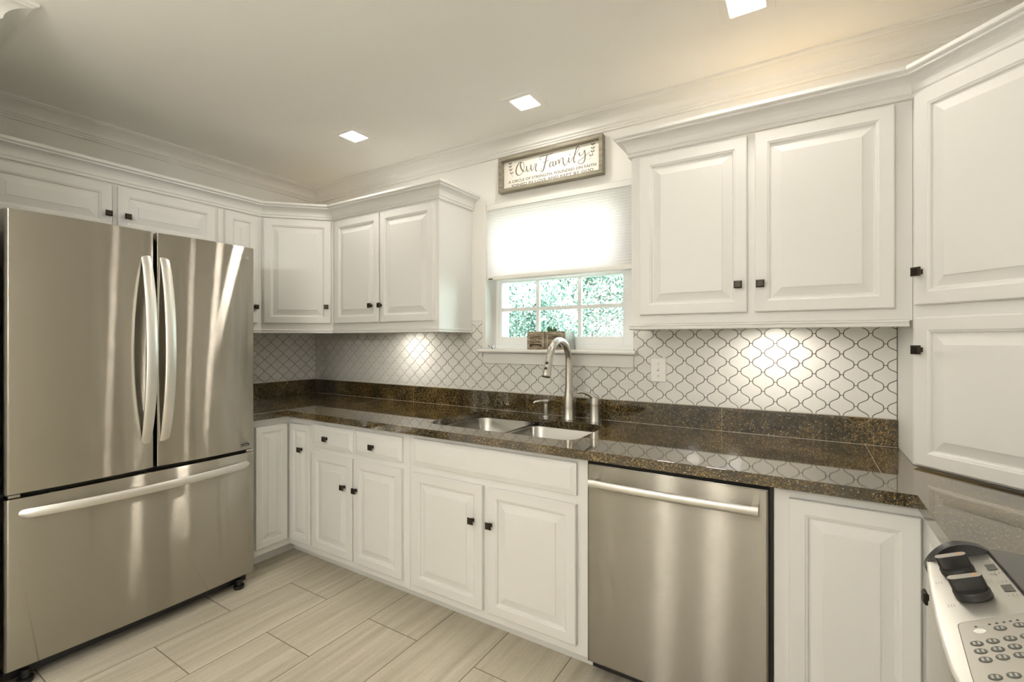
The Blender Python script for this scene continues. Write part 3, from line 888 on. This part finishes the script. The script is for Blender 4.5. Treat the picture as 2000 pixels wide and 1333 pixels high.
MB().box(-2.530, -2.512, .9155, .9275, .722, 1.75).build('centre_mullion', M['black'], rf)
def vhandle(yc, parent):
    R_ = []; n = 28; z0, z1 = .826, 1.652
    for i in range(n + 1):
        t_ = i / n; z = z0 + (z1 - z0) * t_
        e = 4 * t_ * (1 - t_)
        out = .072 * (e ** .80)
        x = ffront(yc) - .003 + out
        hw = .0185 + .002 * e; th = .006 + .012 * min(1, e * 2.2)
        sec = [(x - th, -hw + .003), (x - .003, -hw), (x, -hw + .004), (x + .0015, 0), (x, hw - .004), (x - .003, hw), (x - th, hw - .003)]
        R_.append([(a, yc + b_, z) for a, b_ in sec])
    return MB().rings(R_).build('handle', M['bar'], parent, smooth=True, angle=40)
vhandle(.8855, dl); vhandle(.9565, dr)
R_ = []; n = 36
for i in range(n + 1):
    t_ = i / n; y = .495 + (1.335 - .495) * t_
    e = 4 * t_ * (1 - t_); out = .050 * (e ** .75)
    x = -2.4265 - .07 * (y - .91) ** 2 + out
    end = min(1, min(t_, 1 - t_) / .025)
    h0, h1 = .0180 * (.55 + .45 * math.sqrt(end)), .0170 * (.80 + .20 * math.sqrt(end))
    th = .005 + .012 * min(1, e * 2.2)
    sec = [(x - th, -h0 + .002), (x - .003, -h0), (x, -h0 + .004), (x + .0015, 0), (x, h1 - .004), (x - .003, h1), (x - th, h1 - .002)]
    R_.append([(a, y, .641 + b_) for a, b_ in sec])
MB().rings(R_).build('handle', M['bar'], fz, smooth=True, angle=40)
for y0, y1 in ((.470, .502), (1.322, 1.356)):
    MB().box(-2.52, -2.446, y0, y1, .7025, .7135).build('hinge_bracket', M['nickel'], rf, bevel=.002)
MB().box(-3.15, -2.505, .466, 1.352, .016, .0495).build('kick_grille', M['black'], rf)
for y in (.520, 1.300):
    MB().lathe([(.022, 0.0005), (.024, .004), (.024, .018), (.012, .02), (.012, .0495)], (-2.474, y, 0), seg=20).build('levelling_foot', M['black'], rf, smooth=True)
lg = MB()
ly, lz, lx = 1.2895, 1.704, ffront(1.2895) + .0006
def flat(mb, y, z, r0, r1, a0, a1, x, n=20):
    mb.rings([[(x, y + r * math.cos(a0 + (a1 - a0) * i / n), z + r * math.sin(a0 + (a1 - a0) * i / n)) for i in range(n + 1)] for r in (r0, r1)], False, False, closed=False)
flat(lg, ly, lz, .0082, .0095, math.radians(-5), math.radians(300), lx)
lg.add([(lx, ly - .0008, lz - .004), (lx, ly + .0008, lz - .004), (lx, ly + .0008, lz + .005), (lx, ly - .0008, lz + .005)], [(0, 1, 2, 3)])
lg.add([(lx, ly - .0008, lz - .004), (lx, ly + .0045, lz - .004), (lx, ly + .0045, lz - .0026), (lx, ly - .0008, lz - .0026)], [(0, 1, 2, 3)])
lg.add([(lx, ly + .002, lz + .0005), (lx, ly + .009, lz + .0005), (lx, ly + .009, lz - .0008), (lx, ly + .002, lz - .0008)], [(0, 1, 2, 3)])
lg.add([(lx, ly - .0045 + .0012 * math.cos(a), lz + .0025 + .0012 * math.sin(a)) for a in [i * .785 for i in range(8)]], [tuple(range(8))])
lettering(lg, 'LG', (lx - .0006, ly + .013, lz - .0075), Y, Z3, None, .015, bold=.01)
lg.build('logo', M['silver'], dr, merge=False)
by0, by1, bz = 1.263, 1.331, .7365
bd = MB().box(ffront(1.30) - .003, ffront(1.30) + .0012, by0, by1, bz, bz + .0115).build('badge', M['label'], dr)
bx_ = ffront(1.30) + .0016
bl_ = MB(); flat(bl_, by0 + .0085, bz + .00575, .0030, .0042, 0, 2 * math.pi, bx_)
lettering(bl_, 'InverterLinear', (bx_, by0 + .0165, bz + .0034), Y, Z3, .047, .0052, bold=.01)
bl_.build('badge_lettering', M['silver'], dr, merge=False)

# ------------------------------------------------------------------ dishwasher
dw = thing('dishwasher', (-.394, 1.9, 0), 'stainless steel dishwasher with bar handle under the worktop', 'dishwasher')
MB().box(-.692, -.090, 1.690, 2.25, .030, .832).build('tub', M['black'], dw)
pp = MB(); x0, x1 = -.6945, -.0970
pr = [(1.689, 0), (1.648, 0), (1.6435, .0015), (1.641, .006)]
pp.rings([[(x0 + d, y, .076 + d), (x1 - d, y, .076 + d), (x1 - d, y, .818 - d), (x0 + d, y, .818 - d)] for y, d in pr])
dp = pp.build('door_panel', M['dw'], dw)
MB().rings([[(x, 1.689, .8185), (x, 1.648, .8185), (x, 1.652, .826), (x, 1.660, .8315), (x, 1.689, .8315)] for x in (x0, x1)]).build('control_strip', M['black'], dw)
hb = MB(); R_ = []
for i in range(25):
    t_ = i / 24; x = -.673 + (.551) * t_
    bow = .010 * math.sin(math.pi * t_)
    yc = 1.602 - bow
    R_.append([(x, yc + .0085 * math.cos(a) , .758 + .0145 * math.sin(a)) for a in [2 * math.pi * k / 18 for k in range(18)]])
hb.rings(R_)
hd = hb.build('handle', M['bar'], dp, smooth=True, angle=40)
for x in (-.662, -.133):
    MB().rings([[(x + dx, y, .758 + dz) for dx, dz in ((-.010, -.010), (.010, -.010), (.010, .010), (-.010, .010))] for y in (1.605, 1.6412)]).build('handle_post', M['bar'], hd, bevel=.002)
MB().box(-.692, -.092, 1.735, 1.76, .001, .072).build('kick_plate', M['black'], dw)
MB().box(-.0965, -.0845, 1.668, 1.75, .03, .835).build('gap_strip', M['black'], dw)  # black strip filling the gap right of the door panel

# ------------------------------------------------------------------ sink
sk = thing('kitchen_sink', (-1.19, 1.94, .64), 'double bowl stainless undermount sink set in the worktop below the window', 'sink')
def basin(x0, x1, y0, y1, r, depth, flange):
    def rr(d, z, rad): return [(p[0], p[1], z) for p in round_poly([(x0 + d, y0 + d), (x1 - d, y0 + d), (x1 - d, y1 - d), (x0 + d, y1 - d)], [max(rad, .01)] * 4, 8)]
    z = .8345
    R_ = [rr(-flange, z - .002, r + flange), rr(-flange, z, r + flange), rr(-.002, z, r), rr(0, z - .003, r), rr(.004, z - depth + .035, r - .004), rr(.012, z - depth + .010, r - .01), rr(.035, z - depth, r - .03), rr(.15, z - depth - .003, .02)]
    b_ = MB().rings(R_, False, True).build('basin', M['sink'], sk, smooth=True, angle=60)
    cx, cy = (x0 + x1) / 2, (y0 + y1) / 2 + .03
    dz = z - depth - .0025
    MB().lathe([(.042, dz), (.044, dz + .004), (.036, dz + .005), (.030, dz + .001), (.006, dz + .001), (.006, dz + .006)], (cx, cy, 0), seg=24).build('drain', M['nickel'], b_, smooth=True)
basin(-1.588, -1.232, 1.738, 2.211, .075, .20, .0155)
basin(-1.198, -.801, 1.738, 2.131, .065, .20, .0155)

# ------------------------------------------------------------------ faucet set
fc = thing('faucet', (-1.028, 2.205, CT), 'tall brushed nickel gooseneck faucet behind the sink', 'faucet')
fx, fy = -1.034, 2.205
MB().lathe([(.0320, 0), (.0320, .004), (.0300, .008), (.0290, .06), (.0265, .11), (.0200, .165), (.0190, .205), (.0190, .235), (.0182, .2355)], (fx, fy, CT + .0003), seg=28).build('body', M['nickel'], fc, smooth=True)
path = [(fx, fy, CT + .233), (fx, fy, CT + .26), (fx, fy, 1.164)]
rad_ = .112; cz_ = 1.164
ca = Vector((0.0, -1, 0)).normalized()
for i in range(1, 17):
    a = math.pi * .91 * i / 16
    o = rad_ - rad_ * math.cos(a)
    path.append((fx + ca.x * o, fy + ca.y * o, cz_ + rad_ * math.sin(a)))
MB().tube(path, .0180, 20).build('spout', M['nickel'], fc, smooth=True)
e0 = Vector(path[-1]); dd = (Vector(path[-1]) - Vector(path[-2])).normalized()
sh = MB().lathe([(.0182, 0), (.0187, .004), (.0195, .03), (.0215, .075), (.0222, .088), (.0212, .094), (.014, .095)], e0 + dd * .0006, dd, 24).build('spray_head', M['nickel'], fc, smooth=True)
side_ = Vector((0.15, -1, .25)).normalized()
for k_ in (.030, .058):
    c0 = e0 + dd * k_ + side_ * .0196
    MB().lathe([(.0075, -.003), (.0075, .0012), (.006, .0022)], c0, side_, 14).build('spray_button', M['label'], sh, smooth=True)
sd = thing('soap_dispenser', (-1.168, 2.205, CT), 'small brushed nickel soap dispenser left of the faucet', 'soap dispenser')
MB().lathe([(.0225, 0), (.0225, .004), (.0150, .009), (.0145, .072), (.0195, .076), (.0205, .086), (.017, .092)], (-1.168, 2.205, CT + .0003), seg=24).build('pump_body', M['nickel'], sd, smooth=True)
MB().tube([(-1.168, 2.205, CT + .084), (-1.188, 2.180, CT + .086), (-1.205, 2.155, CT + .083), (-1.212, 2.145, CT + .077)], [.008, .0075, .0068, .006], 12).build('pump_spout', M['nickel'], sd, smooth=True)
fh = thing('mixer_control', (-.893, 2.205, CT), 'brushed nickel single lever control right of the faucet', 'faucet lever')
MB().lathe([(.0275, 0), (.0275, .004), (.0255, .010), (.0240, .080), (.0240, .084)], (-.893, 2.205, CT + .0003), seg=26).build('base', M['nickel'], fh, smooth=True)
MB().lathe([(.0240, .0855), (.0240, .092), (.0215, .120), (.013, .126)], (-.893, 2.205, CT), seg=26).build('cap', M['nickel'], fh, smooth=True)
MB().tube(smoothpath([(-.893, 2.203, CT + .112), (-.908, 2.190, CT + .130), (-.924, 2.172, CT + .143), (-.943, 2.152, CT + .150), (-.960, 2.136, CT + .148)], 4), [.0120 - .0080 * k / 16 for k in range(17)], 14).build('lever', M['nickel'], fh, smooth=True)

# ------------------------------------------------------------------ switch, cord, pucks
sw = thing('light_switch', (-.603, 2.298, 1.08), 'white single toggle light switch plate on the tile backsplash', 'light switch')
pl_ = MB()
pl_.rings([[(-.603 + sx * (.037 - d), y, 1.136 + sz * (.059 - d)) for sx, sz in ((-1, -1), (1, -1), (1, 1), (-1, 1))] for d, y in ((0, 2.2985), (0, 2.2955), (.003, 2.2925), (.004, 2.2922))])
pl_.build('cover_plate', M['plate'], sw)
MB().box(-.609, -.597, 2.2908, 2.2925, 1.123, 1.149).build('toggle_slot', M['vinyl'], sw)
MB().rings([[(-.603 + sx * .0042, 2.2912 - .012 * k_, 1.135 + .006 * k_ + sz * .005) for sx, sz in ((-1, -1), (1, -1), (1, 1), (-1, 1))] for k_ in (0, 1)]).build('toggle', M['plate'], sw, bevel=.001)
for z in (1.106, 1.166):
    MB().lathe([(.003, 0), (.003, .0008)], (-.603, 2.2923, z), Vector((0, -1, 0)), 12).build('screw', M['nickel'], sw)
tag(MB().tube(smoothpath([(-2.452, 2.270, 1.3445), (-2.450, 2.272, 1.325), (-2.440, 2.275, 1.308), (-2.430, 2.272, 1.300), (-2.424, 2.268, 1.310), (-2.428, 2.266, 1.3445)], 5), .0022, 8).build('lamp_cord', M['cord'], smooth=True),
    'short loop of white cord hanging under the wall cabinet by the corner', 'cord')
for x, lb in ((-2.181, 'round puck lamp under the wall cabinet left of the window'), (-.109, 'round puck lamp under the wall cabinet right of the window')):
    pk = thing('puck_light', (x, 2.145, 1.334), lb, 'cabinet lamp', 'puck lamps under the wall cabinets')
    MB().lathe([(.034, -.0005), (.034, -.009), (.027, -.010), (.027, -.007)], (x, 2.145, 1.345), seg=24, cap1=False).build('housing', M['plate'], pk, smooth=True)
    MB().lathe([(.0265, -.0075), (.0265, -.0085)], (x, 2.145, 1.345), seg=24).build('diffuser', M['puck'], pk)

for x0, x1, y0, y1, lb in ((-.30, .15, 2.19, 2.215, 'unseen warm strip lamp added on top of the wall cabinets right of the window'), (-2.99, -2.88, 2.14, 2.165, 'unseen warm strip lamp added on top of the corner wall cabinet')):  # strips added out of sight to warm the wall and ceiling above
    sl = thing('warm_fill_strip', ((x0 + x1) / 2, (y0 + y1) / 2, UZ1), lb, 'strip lamp', 'strip lamps added above the cabinets for a warm glow')
    MB().box(x0 - .01, x1 + .01, y0 - .006, y1 + .006, UZ1 + .0008, UZ1 + .016).build('housing', M['plate'], sl)
    MB().box(x0, x1, y0, y1, UZ1 + .0162, UZ1 + .022).build('diffuser', M['warm'], sl)

# ------------------------------------------------------------------ planter on the sill
pt = thing('planter_box', (-1.20, 2.32, 1.2275), 'rustic wooden planter box with garden lettering standing on the window sill', 'planter')
px0, px1, py0, py1, pz0, pz1 = -1.318, -1.087, 2.264, 2.388, 1.2278, 1.3265
fr_ = MB(); fr_.box(px0, px1, py0, py0 + .010, pz0, pz1)
pb = fr_.build('front_board', M['oldwood'], pt, bevel=.002)
q = MB(); q.box(px0, px0 + .008, py0 + .0102, py1, pz0, pz1); q.box(px1 - .008, px1, py0 + .0102, py1, pz0, pz1); q.box(px0 + .008, px1 - .008, py1 - .008, py1, pz0, pz1); q.box(px0 + .008, px1 - .008, py0 + .0102, py1 - .008, pz0, pz0 + .008)
q.build('tin_sides', M['zinc'], pt)
MB().box(px0 + .0085, px1 - .0085, py0 + .0105, py1 - .0085, pz0 + .009, pz1 - .014).build('soil', M['soil'], pt)
yy = py0 - .0004
for cx in (-1.262, -1.146):
    tx = MB(); ln = MB()
    lettering(tx, 'FLOWERS', (cx - .036, yy, 1.2905), X, Z3, .072, .014, bend=.008, bold=.02)
    lettering(tx, '&', (cx - .005, yy, 1.2790), X, Z3, None, .008, bold=.02)
    lettering(tx, 'GARDEN', (cx - .027, yy, 1.2655), X, Z3, .054, .010, bold=.02)
    for z in (1.2835, ):
        for s in (-1, 1): tx.add([(cx + s * .010, yy, z - .001), (cx + s * .020, yy, z - .001), (cx + s * .020, yy, z + .0005), (cx + s * .010, yy, z + .0005)], [(0, 1, 2, 3)])
    for a0, a1, z0, z1 in ((cx - .045, cx + .045, 1.3155, 1.3168), (cx - .045, cx - .0437, 1.2455, 1.3155), (cx + .0437, cx + .045, 1.2455, 1.3155)):
        ln.add([(a0, yy, z0), (a1, yy, z0), (a1, yy, z1), (a0, yy, z1)], [(0, 1, 2, 3)])
    tx.build('printed_lettering', M['ink'], pb, merge=False)
    ln.build('printed_border', M['signboard'], pb, merge=False)
MB().box(-1.2075, -1.2045, yy - .0002, py0, pz0 + .002, pz1 - .002).build('board_groove', M['ink'], pb)
for cx in (-1.262, -1.146):
    MB().tube(smoothpath([(cx - .033, py0 - .0005, 1.2455), (cx - .030, py0 - .010, 1.2535), (cx, py0 - .013, 1.2545), (cx + .030, py0 - .010, 1.2535), (cx + .033, py0 - .0005, 1.2455)], 5), .0038, 10).build('cup_handle', M['bronze'], pb, smooth=True)
sc_ = thing('succulent', (-1.18, 2.30, pz1 - .014), 'small spiky green succulent growing in the planter box', 'plant')
rnd = random.Random(3)
for k_ in range(13):
    a = k_ / 13 * 2 * math.pi + rnd.uniform(-.2, .2); tilt = rnd.uniform(.25, .9); L_ = rnd.uniform(.030, .052)
    d = Vector((math.cos(a) * math.sin(tilt), math.sin(a) * math.sin(tilt) * .5, math.cos(tilt))).normalized()
    c0 = Vector((-1.18 + .006 * math.cos(a), 2.30 + .006 * math.sin(a), pz1 - .0145))
    MB().tube([c0, c0 + d * L_ * .35, c0 + d * L_ * .7 + Vector((0, 0, .001)), c0 + d * L_ + Vector((0, 0, .003))], [.0045, .0055, .0036, .0004], 8).build('leaf', M['leaf'], sc_, smooth=True)
tk = thing('trinket', (-1.562, 2.272, 1.2275), 'tiny blue and white bird trinket at the left end of the window sill', 'ornament')
MB().lathe([(.002, -.017), (.0075, -.012), (.0105, -.002), (.010, .006), (.006, .013), (.002, .016)], (-1.560, 2.272, 1.2375), Vector((1, 0, .35)), 16).build('body', M['white'], tk, smooth=True)
MB().lathe([(.001, -.007), (.005, -.004), (.0065, 0), (.005, .004), (.001, .007)], (-1.546, 2.272, 1.2465), Z3, 14).build('head', M['white'], tk, smooth=True)
MB().lathe([(.0112, -.002), (.0114, .002), (.0112, .005)], (-1.559, 2.272, 1.2382), Vector((1, 0, .35)), 16, False, False).build('wing_band', M['blue'], tk, smooth=True)
MB().tube([(-1.572, 2.272, 1.2345), (-1.582, 2.272, 1.243), (-1.590, 2.272, 1.250)], [.004, .0035, .002], 8).build('tail', M['knobtop'], tk, smooth=True)

# ------------------------------------------------------------------ ceiling lights
def ceiling_light(x, y, label):
    t_ = thing('ceiling_light', (x, y, CZ), label, 'ceiling light', 'square recessed ceiling lights')
    R_ = []
    for hw, z in ((.085, CZ - .0004), (.085, CZ - .0022), (.0835, CZ - .003), (.058, CZ - .003), (.053, CZ - .0012)):
        R_.append([(x + a * hw, y + b_ * hw, z) for a, b_ in ((-1, -1), (1, -1), (1, 1), (-1, 1))])
    MB().rings(R_, False, False).build('trim_plate', M['ceil'], t_)
    MB().box(x - .053, x + .053, y - .053, y + .053, CZ - .0014, CZ - .0004).build('diffuser', M['lamp'], t_)
ceiling_light(-2.180, 1.785, 'square recessed ceiling light nearest the corner by the refrigerator')
ceiling_light(-1.160, 1.975, 'square recessed ceiling light in front of the wall sign')
ceiling_light(-.173, 1.790, 'square recessed ceiling light over the right wall cabinet')
for x, y in ((-1.75, .25), (-.50, .05), (-1.75, -1.15), (-.35, -1.15), (-1.75, -2.4), (-.35, -2.4)):  # extra fixtures out of view, added for more room light
    ceiling_light(x, y, 'unseen square recessed ceiling light added to brighten the room')

for x, lb in ((-1.12, 'unseen opal globe pendant added as fill light, farther from the patio door'), (-.68, 'unseen opal globe pendant added as fill light, nearer the patio door')):  # globes added out of view to light the ceiling and upper cabinets
    pg = thing('fill_pendant', (x, -1.2, CZ), lb, 'added fill lamp', 'globe pendants added for fill light')
    MB().lathe([(.055, 0), (.055, -.012), (.02, -.03), (.004, -.032), (.004, -.46), (.03, -.47), (.03, -.50)], (x, -1.2, CZ - .001), seg=20).build('stem', M['nickel'], pg, smooth=True)
    MB().lathe([(.075 * math.sin(math.pi * k / 14), -.075 * math.cos(math.pi * k / 14)) for k in range(1, 14)], (x, -1.2, CZ - .58), seg=24).build('globe', M['globe'], pg, smooth=True)

# ------------------------------------------------------------------ range
rg = thing('range', (.59, .885, 0), 'stainless slide-in range with slanted front control panel and black knobs', 'range')
SN = Vector((-.3916, 0, .9202)); SD = Vector((-.9202, 0, -.3916))
def pan(s, y, h=0.0): return Vector((.301, y, .871)) + SD * s + SN * h
def smax(y): return .1420 - .0360 * (abs(y - .885) / .347) ** 1.4
RY0, RY1 = .505, 1.2615
MB().box(.300, .9055, RY0 + .004, 1.2640, .03, .862).build('oven_body', M['steelside'], rg)
MB().box(.296, .9055, RY0, 1.2660, .8625, .8745).build('cooktop', M['glasstop'], rg, bevel=.003)
n = 40; R_ = []
for i in range(n + 1):
    y = RY0 + .008 + (RY1 - .008 - RY0 - .008) * i / n
    m_ = smax(y)
    a = pan(0, y); e = pan(m_ - .006, y); f1 = pan(m_, y, -.004); f2 = f1 + Vector((.003, 0, -.030)); 
    R_.append([a, pan(m_ * .33, y), pan(m_ * .66, y), pan(m_ - .0085, y), e, pan(m_ - .002, y, -.001), f1, f2, Vector((.300, y, f2.z)), ])
cp = MB().rings(R_).build('control_panel', M['panel'], rg, smooth=True, angle=25)
# end caps: dark lens-shaped plates at both ends
capxz = [(.303, .8715)] + [tuple(p) for p in smoothpath([(.302, .8725, 0), (.286, .8790, 0), (.268, .8800, 0), (.250, .8760, 0), (.234, .8660, 0), (.219, .8490, 0), (.2085, .8300, 0), (.2055, .8190, 0)], 4)]
capxz = [(p[0], p[1]) for p in capxz] + [(.212, .8000), (.303, .8000)]
for y0, y1 in ((RY1 - .014, 1.2695), (RY0 - .0075, RY0 + .014)):
    MB().rings([[(x, y, z) for x, z in capxz] for y in (y0, y1)]).build('end_cap', M['capblack'], rg, bevel=.0015)
# bowed oven door below the panel
R_ = []
for i in range(n + 1):
    y = RY0 + .004 + (RY1 - RY0 - .008) * i / n
    xf = pan(smax(y), y).x + .006
    R_.append([(.299, y, .16), (xf, y, .16), (xf, y, .775), (xf + .004, y, .781), (.299, y, .781)])
MB().rings(R_).build('oven_door', M['panel'], rg, smooth=True, angle=30)
MB().box(.230, .299, RY0 + .006, RY1 - .006, .03, .155).build('storage_drawer', M['panel'], rg, bevel=.003)
def range_knob(s, y):
    c = pan(s, y)
    k_ = MB().lathe([(.0245, .0004), (.0255, .002), (.0255, .010), (.0240, .0125), (.0225, .0125)], c, SN, 32).build('knob', M['knobblack'], cp, smooth=True, angle=40)
    L_ = .0240; hw = .0074
    def cap(h, sc): 
        out = []
        for i in range(9):
            a = -math.pi / 2 + math.pi * i / 8
            out.append((L_ - hw + hw * math.cos(a), hw * math.sin(a)))
        for i in range(9):
            a = math.pi / 2 + math.pi * i / 8
            out.append((-L_ + hw + hw * math.cos(a), hw * math.sin(a)))
        return [c + SD * (u * sc) + Y * (v * (1 + (1 - h / .033) * .45)) + SN * h for u, v in out]
    MB().rings([cap(.0120, 1.0), cap(.0310, 1.0), cap(.0325, .985)]).build('grip', M['knobblack'], k_, smooth=True, angle=40)
    MB().rings([cap(.0326, .975), cap(.0332, .965)]).build('grip_cap', M['knobtop'], k_)
    MB().lathe([(.0030, .03325), (.0030, .0336)], c - SD * .0145, SN, 14).build('position_mark', M['orange'], k_)
range_knob(.064, 1.182); range_knob(.064, 1.090)
pr_ = MB()
def prect(mb, s0, s1, y0, y1, h=.0006):
    mb.add([pan(s0, y0, h), pan(s1, y0, h), pan(s1, y1, h), pan(s0, y1, h)], [(0, 1, 2, 3)])
for yc in (1.189, 1.104):
    wn = MB(); prect(wn, .0085, .0225, yc - .0125, yc + .0125)
    wn.build('burner_diagram', M['btn'], cp)
for yc in (1.189, 1.104):
    for dy in (.024, -.026):
        pr_ = MB()
        prect(pr_, .010, .012, yc + dy - .004, yc + dy + .004); prect(pr_, .0155, .0175, yc + dy - .005, yc + dy + .005); prect(pr_, .021, .0225, yc + dy - .003, yc + dy + .003)
        pr_.build('printed_text', M['greytext'], cp)
    pr_ = MB(); c = pan(.0045, yc - .026)
    pr_.rings([[c + SN * .0006 + SD * (r * math.cos(a)) + Y * (r * math.sin(a)) for a in [i * math.pi / 8 for i in range(16)]] for r in (.0022, .0032)], False, False)
    pr_.build('printed_ring', M['greytext'], cp)
for yc in (1.150, 1.062):
    pr_ = MB()
    for q_ in range(3): prect(pr_, .096 + q_ * .004, .0975 + q_ * .004, yc - .005, yc + .005)
    pr_.build('printed_text', M['greytext'], cp)
kp = MB()
kp.rings([[pan(s, y, h) for s, y in round_poly([(.105, 1.004), (.1205, .857), (.1200, .70), (.012, .70), (.012, 1.020)], [.010, .02, .008, .008, .008], 6)] for h in (.0003, .0010)])
kpo = kp.build('keypad', M['pad'], cp)
ed = MB(); o1 = round_poly([(.1058, 1.0052), (.1213, .857), (.1208, .699), (.0112, .699), (.0112, 1.0212)], [.010, .02, .008, .008, .008], 6); o2 = round_poly([(.105, 1.004), (.1205, .857), (.1200, .70), (.012, .70), (.012, 1.020)], [.010, .02, .008, .008, .008], 6)
ed.rings([[pan(s, y, .0008) for s, y in o1], [pan(s, y, .0011) for s, y in o2]], False, False)
ed.build('keypad_border', M['dark'], kpo)
bt_ = [(.0838, .9765), (.0587, .981), (.0349, .986), (.0955, .944), (.0762, .948), (.0555, .952), (.0959, .924), (.0762, .927), (.0565, .931), (.0959, .903), (.0762, .907), (.0565, .910), (.0960, .863), (.0762, .866), (.0565, .870), (.036, .955), (.036, .934), (.036, .913)]
for i, (s, y) in enumerate(bt_):
    c = pan(s, y)
    def ov(r, h): return [c + SN * h + SD * (r * .0077 * math.cos(a)) + Y * (r * .0068 * math.sin(a)) for a in [2 * math.pi * k / 20 for k in range(20)]]
    b0 = MB().rings([ov(1, .0010), ov(1, .0017), ov(.9, .0020)]).build('button', M['btn'] if i else M['plate'], kpo)
    if i:
        z_ = MB(); prect(z_, s - .0042, s - .0012, y - .0036, y + .0036, .00215); prect(z_, s + .0012, s + .0042, y - .0036, y + .0036, .00215)
        z_.build('button_print', M['btntext'], b0)
for s_k, y_k in ((.068, .994), (.059, .9955), (.050, .997), (.042, .9985), (.0335, 1.0), (.0855, .990)):
    MB().lathe([(.0018, .0010), (.0018, .0016)], pan(s_k, y_k), SN, 10).build('indicator', M['btn'], kpo)

# ------------------------------------------------------------------ garden outside the window
struct(MB().box(-14, 8, 2.7, 22, -.60, -.45), 'lawn', M['lawn'])
def leafy(name, cx, cy, z0, z1, rx, ry, n, size, mat, seed, label, cat):
    r = random.Random(seed)
    e = thing(name, (cx, cy, -.45), label, cat, 'garden shrubs and trees outside the window')
    mb = MB(); cz, rz = (z0 + z1) / 2, (z1 - z0) / 2
    clumps = []
    for _ in range(26):
        while True:
            a, b_, c = r.uniform(-1, 1), r.uniform(-1, 1), r.uniform(-1, 1)
            if a * a + b_ * b_ + c * c < 1: break
        clumps.append((a, b_, c, r.uniform(.25, .45)))
    for _ in range(n):
        q = r.choice(clumps)
        d = Vector((r.gauss(0, 1), r.gauss(0, 1), r.gauss(0, 1))).normalized() * q[3] * r.uniform(.5, 1) 
        c = Vector((cx + (q[0] + d.x) * rx, cy + (q[1] + d.y) * ry, cz + (q[2] + d.z) * rz))
        u = Vector((r.gauss(0, 1), r.gauss(0, 1), r.gauss(0, 1))).normalized()
        v = u.orthogonal().normalized(); s = size * r.uniform(.6, 1.3)
        mb.add([c, c + u * s * .5 + v * s * .28, c + u * s, c + u * s * .5 - v * s * .28], [(0, 1, 2, 3)])
    mb.build('foliage', mat, e, merge=False)
    MB().tube([(cx, cy, -.45), (cx + .03, cy, (z0 + cz) / 2), (cx, cy, cz)], [.07, .05, .02], 10).build('stem', M['bark'], e, smooth=True)
leafy('tree', -5.7, 7.6, .3, 4.2, 1.5, .7, 18000, .075, M['foliage'], 1, 'green leafy tree seen through the upper left window panes', 'tree')
leafy('shrub', -3.15, 5.2, -.2, 2.75, .85, .45, 20000, .046, M['foliage'], 2, 'green shrub seen through the middle window panes behind the planter', 'shrub')
leafy('shrub', -1.85, 4.6, -.2, 1.75, .60, .45, 14000, .040, M['sunlit_leaf'], 3, 'shrub coloured pale like sunlit leaves, seen through the lower right window pane', 'shrub')
leafy('shrub', -5.1, 6.0, -.2, 1.70, .65, .4, 11000, .046, M['sunlit_leaf'], 4, 'shrub coloured pale like sunlit leaves, seen through the lower left window pane', 'shrub')
leafy('tree', -4.3, 10.6, .2, 4.6, 2.2, .8, 18000, .095, M['foliage'], 5, 'green leafy tree seen through the right window panes', 'tree')
